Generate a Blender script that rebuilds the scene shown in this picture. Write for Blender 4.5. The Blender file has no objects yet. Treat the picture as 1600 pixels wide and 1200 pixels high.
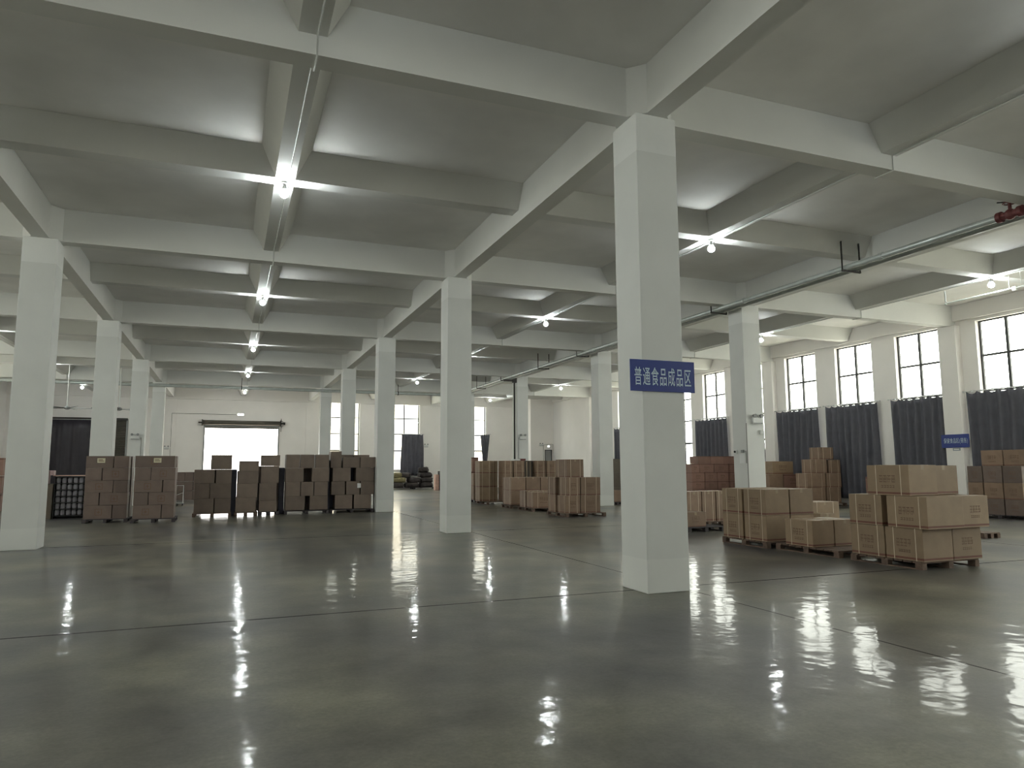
import bpy, bmesh, math, random
from mathutils import Vector, Matrix

random.seed(7)
scene = bpy.context.scene
COL = scene.collection

# ------------------------------------------------------------------ camera
F_PX, YAW, PITCH, ROLL, EYE = 1114.74, 0.37494, 0.11542, -0.0044531, 1.55
cam_data = bpy.data.cameras.new('camera')
cam = bpy.data.objects.new('camera', cam_data)
COL.objects.link(cam)
fwd = Vector((math.sin(YAW) * math.cos(PITCH), math.cos(YAW) * math.cos(PITCH), math.sin(PITCH)))
r0 = Vector((math.cos(YAW), -math.sin(YAW), 0.0))
u0 = r0.cross(fwd)
rgt = r0 * math.cos(ROLL) + u0 * math.sin(ROLL)
upv = -r0 * math.sin(ROLL) + u0 * math.cos(ROLL)
cam.matrix_world = Matrix(((rgt.x, upv.x, -fwd.x, 0.0), (rgt.y, upv.y, -fwd.y, 0.0), (rgt.z, upv.z, -fwd.z, EYE), (0, 0, 0, 1)))
cam_data.sensor_fit = 'HORIZONTAL'
cam_data.sensor_width = 36.0
cam_data.lens = 36.0 * F_PX / 1600.0
cam_data.clip_start = 0.05
cam_data.clip_end = 400
scene.camera = cam

# ------------------------------------------------------------------ view, world, light
scene.view_settings.view_transform = 'Standard'
scene.view_settings.look = 'None'
scene.view_settings.gamma = 1.0
scene.view_settings.use_curve_mapping = False
scene.view_settings.exposure = 0.0
SKY_STRENGTH = 10.0
LAMP_STRENGTH = 330.0
LAMP_COLOR = (0.93, 1.0, 0.98)
world = bpy.data.worlds.new('overcast_sky')
scene.world = world
world.use_nodes = True
bg = world.node_tree.nodes['Background']
bg.inputs['Color'].default_value = (1.0, 0.975, 0.93, 1)
bg.inputs['Strength'].default_value = SKY_STRENGTH
scene.cycles.filter_width = 1.1
scene.cycles.use_light_tree = True
scene.cycles.max_bounces = 10
scene.cycles.diffuse_bounces = 7
scene.cycles.sample_clamp_indirect = 6.0
scene.cycles.caustics_reflective = False
scene.cycles.caustics_refractive = False

# ------------------------------------------------------------------ the grid of the hall
XC, Y0, D, B = 5.10, 8.00, 8.73, 8.82
XL, XR = XC - B, XC + B
XWR, XWL = 22.60, -12.85            # inner faces of the window walls
YF, YB = 51.65, -10.2               # far wall, wall behind
ZG, ZS, ZB = 6.18, 6.87, 6.42       # girder underside, slab, secondary beam underside
CW = 0.61
ROWS = [Y0 + k * D for k in range(-2, 5)]
MIDS = [Y0 + (k + .5) * D for k in range(-2, 5)]
XROWS = [XL, XC, XR]
XMIDS = [XL - B / 2, XC - B / 2, XC + B / 2, XR + B / 2]

# ------------------------------------------------------------------ materials
def new_mat(name):
    m = bpy.data.materials.new(name)
    m.use_nodes = True
    nt = m.node_tree
    return m, nt, nt.nodes['Principled BSDF']

def N(nt, kind, **kw):
    n = nt.nodes.new(kind)
    for k, v in kw.items():
        if k in n.inputs.keys() if hasattr(n.inputs, 'keys') else False:
            n.inputs[k].default_value = v
        else:
            setattr(n, k, v)
    return n

def simple(name, col, rough=0.6, metal=0.0, var=0.0, scale=6.0, spec=0.5):
    m, nt, b = new_mat(name)
    b.inputs['Roughness'].default_value = rough
    b.inputs['Metallic'].default_value = metal
    b.inputs['Specular IOR Level'].default_value = spec
    tc = nt.nodes.new('ShaderNodeTexCoord')
    no = nt.nodes.new('ShaderNodeTexNoise')
    no.inputs['Scale'].default_value = scale
    no.inputs['Detail'].default_value = 4
    nt.links.new(tc.outputs['Object'], no.inputs['Vector'])
    mp = nt.nodes.new('ShaderNodeMapRange')
    mp.inputs['From Min'].default_value = 0.3
    mp.inputs['From Max'].default_value = 0.7
    mp.inputs['To Min'].default_value = 1.0 - var
    mp.inputs['To Max'].default_value = 1.0 + var * .5
    nt.links.new(no.outputs['Fac'], mp.inputs['Value'])
    mx = nt.nodes.new('ShaderNodeVectorMath')
    mx.operation = 'SCALE'
    mx.inputs[0].default_value = col[:3]
    nt.links.new(mp.outputs['Result'], mx.inputs['Scale'])
    nt.links.new(mx.outputs['Vector'], b.inputs['Base Color'])
    return m

def emissive(name, col, strength):
    m, nt, b = new_mat(name)
    b.inputs['Base Color'].default_value = (*col, 1)
    b.inputs['Emission Color'].default_value = (*col, 1)
    b.inputs['Emission Strength'].default_value = strength
    return m

M = {}
M['wall'] = simple('wall_paint', (0.87, 0.845, 0.82), .75, var=.05, scale=.6)
M['ceiling'] = simple('ceiling_paint', (0.84, 0.83, 0.81), .8, var=.09, scale=.9)
M['beam'] = simple('beam_paint', (0.74, 0.745, 0.73), .75, var=.05, scale=.8)
M['frame'] = simple('window_frame_metal', (0.05, 0.05, 0.05), .5)
M['curtain'] = simple('blue_grey_curtain', (0.115, 0.115, 0.138), .9, var=.15, scale=3)
M['rod'] = simple('pale_rod', (0.55, 0.56, 0.56), .4, .3)
M['steel'] = simple('galvanised_steel', (0.50, 0.54, 0.53), .34, .35, var=.12, scale=5)
M['dark_steel'] = simple('dark_hanger_steel', (0.035, 0.032, 0.03), .5, .3)
M['red_iron'] = simple('dull_red_valve', (0.16, 0.045, 0.045), .5, .2, var=.3, scale=20)
M['white_plastic'] = simple('white_plastic', (0.68, 0.69, 0.68), .45)
M['grey_plastic'] = simple('grey_plastic', (0.28, 0.29, 0.29), .5)
M['black'] = simple('black_plastic', (0.02, 0.02, 0.022), .45)
M['conduit'] = simple('white_conduit', (0.62, 0.63, 0.62), .5)
M['grey_conduit'] = simple('grey_conduit', (0.26, 0.26, 0.25), .5)
M['shutter'] = simple('brown_grey_shutter', (0.085, 0.075, 0.06), .45, .3, var=.2, scale=3)
M['dark_sheet'] = simple('dark_plastic_sheet', (0.030, 0.026, 0.036), .45, var=.25, scale=2)
M['sign_blue'] = simple('blue_sign_panel', (0.012, 0.035, 0.22), .35)
M['sign_text'] = simple('pale_lettering', (0.50, 0.62, 0.72), .5)
M['sign_grey'] = simple('grey_label_plate', (0.30, 0.33, 0.36), .5)
M['wood'] = simple('pallet_wood', (0.15, 0.10, 0.075), .8, var=.35, scale=9)
M['dark_wood'] = simple('dark_pallet', (0.06, 0.05, 0.055), .7, var=.35, scale=9)
M['tape'] = simple('tan_tape', (0.32, 0.24, 0.155), .35)
M['strap'] = simple('pale_strap', (0.55, 0.45, 0.33), .45)
M['print'] = simple('brown_print', (0.165, 0.10, 0.065), .8)
M['paper'] = simple('cream_paper', (0.62, 0.58, 0.42), .8)
M['white_paper'] = simple('white_paper', (0.75, 0.76, 0.76), .8)
M['wrap'] = simple('dark_blue_wrap', (0.03, 0.03, 0.06), .3, var=.3, scale=5)
M['sack'] = simple('dark_sack_cloth', (0.045, 0.035, 0.035), .7, var=.5, scale=6)
M['sack_gold'] = simple('olive_sack_cloth', (0.26, 0.22, 0.11), .6, var=.4, scale=8)
M['tub'] = simple('grey_white_tub', (0.23, 0.22, 0.25), .5, var=.25, scale=8)
M['tub_pink'] = simple('pinkish_tub', (0.42, 0.30, 0.31), .5, var=.2, scale=8)
M['pink_card'] = simple('pink_card', (0.62, 0.40, 0.33), .8, var=.15)
M['outdoor'] = simple('outdoor_concrete', (0.6, 0.58, 0.52), .9, var=.1, scale=.3)
M['facade'] = simple('pale_facade', (0.80, 0.72, 0.62), .9, var=.05)
M['lamp_glow'] = emissive('lamp_glow', LAMP_COLOR, LAMP_STRENGTH)
M['exit_glow'] = emissive('sign_light_glow', (1.0, 1.0, 0.95), 6.0)

def column_material():
    m, nt, b = new_mat('column_paint')
    b.inputs['Roughness'].default_value = .62
    g = nt.nodes.new('ShaderNodeNewGeometry')
    sx = nt.nodes.new('ShaderNodeSeparateXYZ')
    nt.links.new(g.outputs['Position'], sx.inputs[0])
    r = nt.nodes.new('ShaderNodeValToRGB')
    mr = nt.nodes.new('ShaderNodeMath'); mr.operation = 'DIVIDE'; mr.inputs[1].default_value = 7.0
    nt.links.new(sx.outputs['Z'], mr.inputs[0])
    nt.links.new(mr.outputs[0], r.inputs[0])
    r.color_ramp.interpolation = 'CONSTANT'
    e = r.color_ramp.elements
    e[0].position = 0.0; e[0].color = (0.72, 0.73, 0.71, 1)
    e[1].position = 0.055; e[1].color = (0.67, 0.68, 0.665, 1)
    n = r.color_ramp.elements.new(0.805); n.color = (0.75, 0.76, 0.75, 1)
    no = nt.nodes.new('ShaderNodeTexNoise'); no.inputs['Scale'].default_value = 1.4; no.inputs['Detail'].default_value = 5
    nt.links.new(g.outputs['Position'], no.inputs['Vector'])
    mp = nt.nodes.new('ShaderNodeMapRange')
    mp.inputs['From Min'].default_value = .3; mp.inputs['From Max'].default_value = .7
    mp.inputs['To Min'].default_value = .95; mp.inputs['To Max'].default_value = 1.03
    nt.links.new(no.outputs['Fac'], mp.inputs['Value'])
    sc = nt.nodes.new('ShaderNodeVectorMath'); sc.operation = 'SCALE'
    nt.links.new(r.outputs['Color'], sc.inputs[0]); nt.links.new(mp.outputs['Result'], sc.inputs['Scale'])
    nt.links.new(sc.outputs['Vector'], b.inputs['Base Color'])
    return m
M['column'] = column_material()

def floor_material():
    m, nt, b = new_mat('polished_concrete')
    L = nt.links.new
    g = nt.nodes.new('ShaderNodeNewGeometry')
    def noise(scale, detail, rough=.55, vec=None):
        n = nt.nodes.new('ShaderNodeTexNoise')
        n.inputs['Scale'].default_value = scale
        n.inputs['Detail'].default_value = detail
        n.inputs['Roughness'].default_value = rough
        L(vec or g.outputs['Position'], n.inputs['Vector'])
        return n
    big = noise(.28, 3)
    mid = noise(1.1, 7, .62)
    fine = noise(30, 4, .7)
    ramp = nt.nodes.new('ShaderNodeValToRGB')
    ramp.color_ramp.elements[0].position = .36; ramp.color_ramp.elements[0].color = (0.100, 0.097, 0.099, 1)
    ramp.color_ramp.elements[1].position = .62; ramp.color_ramp.elements[1].color = (0.190, 0.182, 0.141, 1)
    L(big.outputs['Fac'], ramp.inputs[0])
    def mrange(src, a, b_, c, d):
        n = nt.nodes.new('ShaderNodeMapRange')
        for k, v in zip(('From Min', 'From Max', 'To Min', 'To Max'), (a, b_, c, d)): n.inputs[k].default_value = v
        L(src, n.inputs['Value']); return n.outputs['Result']
    s1 = mrange(mid.outputs['Fac'], .3, .7, .55, 1.42)
    s2 = mrange(fine.outputs['Fac'], .25, .75, .82, 1.17)
    def math_(op, a, b_=None):
        n = nt.nodes.new('ShaderNodeMath'); n.operation = op
        for i, v in enumerate((a, b_)):
            if v is None: continue
            if isinstance(v, (int, float)): n.inputs[i].default_value = v
            else: L(v, n.inputs[i])
        return n.outputs[0]
    sep = nt.nodes.new('ShaderNodeSeparateXYZ'); L(g.outputs['Position'], sep.inputs[0])
    def joint(coord, origin, step, half):
        a = math_('SUBTRACT', coord, origin - step / 2)
        a = math_('MODULO', math_('ADD', a, step * 20), step)
        a = math_('ABSOLUTE', math_('SUBTRACT', a, step / 2))
        return math_('LESS_THAN', a, half)
    wob = mrange(noise(.5, 2).outputs['Fac'], 0, 1, -.03, .03)
    jx = joint(math_('ADD', sep.outputs['X'], wob), XC + .33, B, .014)
    jy = joint(math_('ADD', sep.outputs['Y'], wob), Y0 + .02, D, .022)
    jx = math_('MULTIPLY', jx, math_('GREATER_THAN', sep.outputs['X'], 0.0))
    j = math_('MAXIMUM', jx, jy)
    jd = math_('SUBTRACT', 1.0, math_('MULTIPLY', j, .72))
    tot = math_('MULTIPLY', math_('MULTIPLY', s1, s2), jd)
    sc = nt.nodes.new('ShaderNodeVectorMath'); sc.operation = 'SCALE'
    L(ramp.outputs['Color'], sc.inputs[0]); L(tot, sc.inputs['Scale'])
    L(sc.outputs['Vector'], b.inputs['Base Color'])
    ro = mrange(mid.outputs['Fac'], .1, .9, .30, .52)
    ro = math_('ADD', ro, math_('MULTIPLY', j, .4))
    L(ro, b.inputs['Roughness'])
    b.inputs['IOR'].default_value = 1.45
    b.inputs['Coat Weight'].default_value = .32
    b.inputs['Specular IOR Level'].default_value = .16
    b.inputs['Coat IOR'].default_value = 1.45
    L(mrange(mid.outputs['Fac'], .25, .75, .03, .14), b.inputs['Coat Roughness'])
    bump = nt.nodes.new('ShaderNodeBump')
    bump.inputs['Strength'].default_value = .16
    bump.inputs['Distance'].default_value = .02
    wv = noise(3.2, 2, .5)
    L(wv.outputs['Fac'], bump.inputs['Height']); bump.inputs['Strength'].default_value = .26
    b2 = nt.nodes.new('ShaderNodeBump')
    b2.inputs['Strength'].default_value = .22; b2.inputs['Distance'].default_value = .004
    L(noise(9, 2, .5).outputs['Fac'], b2.inputs['Height']); L(bump.outputs['Normal'], b2.inputs['Normal'])
    L(b2.outputs['Normal'], b.inputs['Normal']); L(b2.outputs['Normal'], b.inputs['Coat Normal'])
    return m
M['floor'] = floor_material()

def glass_material():
    m = bpy.data.materials.new('thin_window_glass'); m.use_nodes = True
    nt = m.node_tree; nt.nodes.clear()
    o = nt.nodes.new('ShaderNodeOutputMaterial')
    t = nt.nodes.new('ShaderNodeBsdfTransparent'); t.inputs[0].default_value = (0.97, 1.0, 0.97, 1)
    gl = nt.nodes.new('ShaderNodeBsdfGlossy'); gl.inputs['Roughness'].default_value = .03
    mx = nt.nodes.new('ShaderNodeMixShader'); mx.inputs[0].default_value = .06
    nt.links.new(t.outputs[0], mx.inputs[1]); nt.links.new(gl.outputs[0], mx.inputs[2]); nt.links.new(mx.outputs[0], o.inputs[0])
    return m
M['glass'] = glass_material()

def carton_material(name, col, band=None, band_z=(.045, .105), grain=.12):
    """corrugated board with faint fluting, optional printed band round the bottom and top (in the box's own 0..1 height)"""
    m, nt, b = new_mat(name)
    L = nt.links.new
    b.inputs['Roughness'].default_value = .62
    tc = nt.nodes.new('ShaderNodeTexCoord')
    info = nt.nodes.new('ShaderNodeObjectInfo')
    no = nt.nodes.new('ShaderNodeTexNoise'); no.inputs['Scale'].default_value = 4; no.inputs['Detail'].default_value = 5
    L(tc.outputs['Object'], no.inputs['Vector'])
    def mrange(src, a, b_, c, d):
        n = nt.nodes.new('ShaderNodeMapRange')
        for k, v in zip(('From Min', 'From Max', 'To Min', 'To Max'), (a, b_, c, d)): n.inputs[k].default_value = v
        L(src, n.inputs['Value']); return n.outputs['Result']
    def math_(op, a, b_=None):
        n = nt.nodes.new('ShaderNodeMath'); n.operation = op
        for i, v in enumerate((a, b_)):
            if v is None: continue
            if isinstance(v, (int, float)): n.inputs[i].default_value = v
            else: L(v, n.inputs[i])
        return n.outputs[0]
    f = math_('MULTIPLY', mrange(no.outputs['Fac'], .3, .7, 1 - grain, 1 + grain * .6), mrange(info.outputs['Random'], 0, 1, .84, 1.12))
    sc = nt.nodes.new('ShaderNodeVectorMath'); sc.operation = 'SCALE'; sc.inputs[0].default_value = col
    L(f, sc.inputs['Scale'])
    out = sc.outputs['Vector']
    if band:
        sp = nt.nodes.new('ShaderNodeSeparateXYZ'); L(tc.outputs['Generated'], sp.inputs[0])
        z = sp.outputs['Z']
        k = math_('MULTIPLY', math_('GREATER_THAN', z, band_z[0]), math_('LESS_THAN', z, band_z[1]))
        mx = nt.nodes.new('ShaderNodeMix'); mx.data_type = 'RGBA'
        L(math_('MULTIPLY', k, .8), mx.inputs['Factor'])
        L(out, mx.inputs['A']); mx.inputs['B'].default_value = (*band, 1)
        out = mx.outputs['Result']
    L(out, b.inputs['Base Color'])
    return m
M['c_tan'] = carton_material('tan_carton_board', (0.27, 0.19, 0.12), band=(0.13, 0.03, 0.02))
M['c_mid'] = carton_material('brown_carton_board', (0.26, 0.175, 0.12), band=(0.16, 0.06, 0.04), band_z=(.03, .075))
M['c_red'] = carton_material('reddish_carton_board', (0.27, 0.155, 0.12), band=(0.12, 0.05, 0.035), band_z=(.9, .97))
M['c_grey'] = carton_material('greyish_carton_board', (0.17, 0.125, 0.105))
M['c_plain'] = carton_material('plain_carton_board', (0.19, 0.145, 0.115))
M['c_dark'] = carton_material('dark_carton_board', (0.10, 0.08, 0.06))

# ------------------------------------------------------------------ mesh helpers
class MB:
    def __init__(self):
        self.v = []; self.f = []; self.s = []
    def add(self, vs, fs, smooth=False):
        n = len(self.v)
        self.v += [tuple(p) for p in vs]
        self.f += [tuple(i + n for i in q) for q in fs]
        self.s += [smooth] * len(fs)
        return self
    def box(self, x0, x1, y0, y1, z0, z1):
        if x0 > x1: x0, x1 = x1, x0
        if y0 > y1: y0, y1 = y1, y0
        if z0 > z1: z0, z1 = z1, z0
        return self.add([(x0, y0, z0), (x1, y0, z0), (x1, y1, z0), (x0, y1, z0), (x0, y0, z1), (x1, y0, z1), (x1, y1, z1), (x0, y1, z1)],
                        [(0, 3, 2, 1), (4, 5, 6, 7), (0, 1, 5, 4), (1, 2, 6, 5), (2, 3, 7, 6), (3, 0, 4, 7)])
    def prism(self, prof, axis, a, b):
        """profile (list of 2d points) swept along an axis from a to b"""
        n = len(prof)
        def P(p, t):
            if axis == 'x': return (t, p[0], p[1])
            if axis == 'y': return (p[0], t, p[1])
            return (p[0], p[1], t)
        vs = [P(p, a) for p in prof] + [P(p, b) for p in prof]
        fs = [(i, (i + 1) % n, n + (i + 1) % n, n + i) for i in range(n)]
        fs += [tuple(reversed(range(n))), tuple(range(n, 2 * n))]
        return self.add(vs, fs)
    def tube(self, pts, r, seg=8):
        pts = [Vector(p) for p in pts]
        rings = []
        up = None
        for i, p in enumerate(pts):
            if i == 0: t = pts[1] - pts[0]
            elif i == len(pts) - 1: t = pts[-1] - pts[-2]
            else: t = (pts[i + 1] - p).normalized() + (p - pts[i - 1]).normalized()
            t.normalize()
            a = Vector((0, 0, 1)) if abs(t.z) < .9 else Vector((1, 0, 0))
            u = t.cross(a).normalized(); w = t.cross(u).normalized()
            rr = r if not isinstance(r, (list, tuple)) else r[i]
            rings.append([p + u * math.cos(2 * math.pi * k / seg) * rr + w * math.sin(2 * math.pi * k / seg) * rr for k in range(seg)])
        vs = [q for ring in rings for q in ring]
        fs = []
        for i in range(len(pts) - 1):
            for k in range(seg):
                a = i * seg + k; b = i * seg + (k + 1) % seg
                fs.append((a, b, b + seg, a + seg))
        self.add(vs, fs, True)
        self.add(rings[0], [tuple(range(seg))]); self.add(rings[-1], [tuple(range(seg))])
        return self
    def lathe(self, c, prof, seg=16):
        vs = []; fs = []
        for (r, z) in prof:
            vs += [(c[0] + r * math.cos(2 * math.pi * k / seg), c[1] + r * math.sin(2 * math.pi * k / seg), c[2] + z) for k in range(seg)]
        for i in range(len(prof) - 1):
            for k in range(seg):
                a = i * seg + k; b = i * seg + (k + 1) % seg
                fs.append((a, b, b + seg, a + seg))
        fs.append(tuple(reversed(range(seg)))); fs.append(tuple(range((len(prof) - 1) * seg, len(prof) * seg)))
        return self.add(vs, fs, True)
    def sphere(self, c, r, seg=12, rings=8, sz=1.0):
        prof = []
        for i in range(rings + 1):
            a = math.pi * i / rings
            prof.append((max(1e-4, r * math.sin(a)), -r * math.cos(a) * sz))
        return self.lathe(c, prof, seg)
    def build(self, name, mat, parent=None, bevel=0.0, origin=None):
        me = bpy.data.meshes.new(name)
        o = origin or (0, 0, 0)
        me.from_pydata([(x - o[0], y - o[1], z - o[2]) for x, y, z in self.v], [], self.f)
        me.polygons.foreach_set('use_smooth', self.s)
        bm = bmesh.new(); bm.from_mesh(me)
        bmesh.ops.recalc_face_normals(bm, faces=bm.faces)
        if bevel:
            bmesh.ops.bevel(bm, geom=list(bm.edges), offset=bevel, segments=2, affect='EDGES', profile=.6)
        bm.to_mesh(me); bm.free()
        me.materials.append(M[mat] if isinstance(mat, str) else mat)
        ob = bpy.data.objects.new(name, me)
        COL.objects.link(ob)
        if parent is not None:
            ob.parent = parent
            ob.location = Vector(o) - Vector(parent.location)
        else:
            ob.location = o
        return ob

def tag(o, label, cat, group=None, kind=None):
    if label: o['label'] = label
    if cat: o['category'] = cat
    if group: o['group'] = group
    if kind: o['kind'] = kind
    return o

def struct(o, label=None):
    o['kind'] = 'structure'
    if label: o['label'] = label
    return o

def empty(name, loc):
    e = bpy.data.objects.new(name, None)
    e.empty_display_size = .2
    e.location = loc
    COL.objects.link(e)
    return e

def sub(mb, name, mat, root, bevel=0.0):
    """part given in world coordinates, parented to a root that is only translated"""
    return mb.build(name, mat, root, bevel, origin=tuple(root.location))

def copy_tree(o, parent=None):
    c = o.copy(); COL.objects.link(c)
    if parent is not None: c.parent = parent
    for ch in list(o.children): copy_tree(ch, c)
    return c

# ------------------------------------------------------------------ floor, ceiling, walls
struct(MB().box(XWL - .3, XWR + .3, YB - .3, YF + .3, -.2, 0).build('floor', 'floor'), 'polished grey concrete floor with saw-cut joints')
struct(MB().box(XWL - .3, XWR + .3, YB - .3, YF + .3, ZS, ZS + .2).build('ceiling', 'ceiling'), 'grey painted concrete ceiling slab')

def wall_with_openings(name, axis, pos, thick, a0, a1, z0, z1, holes, label):
    """axis 'x': wall plane at x=pos running along y; axis 'y': wall plane at y=pos running along x"""
    mb = MB()
    cuts = sorted(set([a0, a1] + [h for q in holes for h in q[:2]]))
    for i in range(len(cuts) - 1):
        a, b = cuts[i], cuts[i + 1]
        zs = [(z0, z1)]
        for (h0, h1, hz0, hz1) in holes:
            if h0 <= a + 1e-6 and h1 >= b - 1e-6:
                zs = [(z0, hz0), (hz1, z1)]
        for (p, q) in zs:
            if q - p < .001: continue
            if axis == 'x': mb.box(pos, pos + thick, a, b, p, q)
            else: mb.box(a, b, pos, pos + thick, p, q)
    return struct(mb.build(name, 'wall'), label)

WZ0, WZ1 = 1.40, 6.24
def bay_windows(ya): return [(ya + .47, ya + 2.25), (ya + 3.28, ya + 5.06), (ya + 6.10, ya + 7.88)]
win_r = [w for y in ROWS[:-1] for w in bay_windows(y)]
win_l_added = [w for y in ROWS[:-1] for w in bay_windows(y)]  # left windows are unseen guesses, put in for the side light they give
DOOR = (-1.63, 3.00, 0.0, 4.30)
DOOR2 = (-10.55, -6.22, 0.0, 4.62)
win_f = [(6.25, 8.55), (10.72, 12.95), (15.85, 18.15)]
wall_with_openings('wall_right', 'x', XWR, .28, YB, YF, 0, ZS, [(a, b, WZ0, WZ1) for a, b in win_r], 'white window wall with tall windows')
wall_with_openings('wall_left', 'x', XWL - .28, .28, YB, YF, 0, ZS, [(a, b, 3.9, WZ1) for a, b in win_l_added], 'white left side wall')
wall_with_openings('wall_far', 'y', YF, .28, XWL - .28, XWR + .28, 0, ZS, [(a, b, 1.32, 6.24) for a, b in win_f] + [DOOR, DOOR2], 'white far wall with loading doors')
win_b = []
wall_with_openings('wall_back', 'y', YB - .28, .28, XWL - .28, XWR + .28, 0, ZS, [(a, b, 3.9, 6.2) for a, b in win_b], 'white wall behind the camera')
# protruding corner room at the far right
BX, BY = 20.72, 48.9
blk = MB()
blk.box(BX, 21.86, BY, YF - .002, 0, ZS - .001); blk.box(22.44, XWR - .001, BY, YF - .002, 0, ZS - .001)
blk.box(21.86, 22.44, BY, YF - .002, 2.80, ZS - .001); blk.box(21.86, 22.44, BY + .35, YF - .002, 0, 2.80)
struct(blk.build('wall_corner_room', 'wall'), 'white corner room jutting out from the far wall')
dm = struct(MB().box(21.90, 22.40, BY + .05, BY + .09, .01, 2.76).build('door_3', 'grey_plastic', None), 'narrow grey door in the corner room wall')
dfr = MB(); dfr.box(21.862, 21.90, BY - .02, BY + .10, 0, 2.80); dfr.box(22.40, 22.438, BY - .02, BY + .10, 0, 2.80); dfr.box(21.90, 22.40, BY - .02, BY + .10, 2.76, 2.799)
sub(dfr, 'door_frame', 'dark_steel', dm); sub(MB().tube([(21.97, BY + .05, 1.05), (21.97, BY - .01, 1.05), (22.07, BY - .01, 1.05)], .012), 'door_handle', 'rod', dm)

# wall pilasters on the far wall and beam bands
t = 0
def trim(mb, mat='wall', label=None):
    global t
    t += 1
    return struct(mb.build('trim_%d' % t, mat), label)
trim(MB().box(XWL, BX, YF - .14, YF - .001, 6.10, ZS - .001), label='shallow white beam along the top of the far wall')
for xp in (XL, XC + .05, XR - .5):
    trim(MB().box(xp - .31, xp + .31, YF - .06, YF - .001, 0, 6.09), label='white pilaster on the far wall')
trim(MB().box(XWR - .12, XWR - .001, YB, BY, 6.34, ZS - .001), label='white beam band above the right wall windows')

# ------------------------------------------------------------------ girders and secondary beams
gi = 0
def beam(mb, label):
    return struct(mb.build('ceiling_beam', 'beam'), label)
for y in ROWS:
    segs = [XWL + .01] + XROWS + [XWR - .13]
    beam(MB().box(XWL + .002, XWR - .002, y - .15, y + .15, ZG, ZS - .002), 'white girder crossing the hall from wall to wall')
for x in XROWS:
    beam(MB().box(x - .151, x + .151, YB + .002, YF - .145, ZG + .001, ZS - .003), 'white girder running down a column row')
for x in (XL, XC, XR):
    for y in ROWS:
        mb = MB(); h = .5
        mb.prism([(x + h, y), (x, y + h), (x - h, y), (x, y - h)], 'z', ZG + .002, ZS - .004)
        beam(mb, 'thickened girder joint above a column')
TP = [(-.40, ZS - .001), (-.16, ZB), (.16, ZB), (.40, ZS - .001)]
for x in XMIDS:
    for i in range(len(ROWS) + 1):
        a = (ROWS[i - 1] + .15) if i > 0 else YB
        b = (ROWS[i] - .15) if i < len(ROWS) else (YF - .14)
        if b - a < 1: continue
        beam(MB().prism([(x + p, z) for p, z in TP], 'y', a, b), 'tapered secondary beam running lengthwise')
XS_ = [XWL] + XROWS + [XWR]
for y in MIDS:
    for i in range(4):
        a = XS_[i] + (.15 if i > 0 else 0); b = XS_[i + 1] - (.15 if i < 3 else .12)
        beam(MB().prism([(y + p, z - .0015) for p, z in TP], 'x', a, b), 'tapered secondary beam running crosswise')

# ------------------------------------------------------------------ columns
rown = {XL: 'left row', XC: 'middle row', XR: 'right row'}
ordw = ['nearest', 'second', 'third', 'fourth', 'farthest']
for x in XROWS:
    for k, y in enumerate(ROWS):
        if y < 0: continue
        if k == 2 and x == XL: pass
        mb = MB().box(x - CW / 2, x + CW / 2, y - CW / 2, y + CW / 2, 0, ZG)
        o = mb.build('column', 'column', None, .012, origin=(x, y, 0))
        n = k - 2
        if x == XC: lab = ['nearest and largest white square column, with a large blue sign on its front', 'second white square column of the middle row, between the lamp rows',
                           'third white square column of the middle row, beside the brown carton wall', 'fourth white square column of the middle row, behind the carton wall', 'farthest white square column of the middle row, by the far wall'][n]
        elif x == XL: lab = ['white square column outside the left edge, level with the signed column', 'big white square column cut by the left edge of the photo', 'white square column of the left row, behind the two labelled carton stacks',
                             'white square column of the left row carrying an emergency light', 'farthest white square column of the left row'][n]
        else: lab = ['white square column outside the right edge, level with the signed column', 'white square column behind the front strapped cartons, with switches and notice', 'white square column just left of the big signed column',
                     'white square column with a dark drop pipe on its left side', 'farthest white square column of the right row, hidden by nearer ones'][n]
        tag(o, lab, 'column', 'square columns of the hall', 'thing')
for side, xw in (('right', XWR), ('left', XWL)):
    for k, y in enumerate(ROWS):
        if side == 'right': x0, x1 = 22.35, XWR - .001
        else: x0, x1 = XWL + .001, XWL + .25
        o = MB().box(x0, x1, y - .31, y + .31, 0, ZG + .0).build('wall_pier', 'wall', None, 0, origin=((x0 + x1) / 2, y, 0))
        struct(o, 'white pier of the %s wall between two windows' % side)

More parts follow.
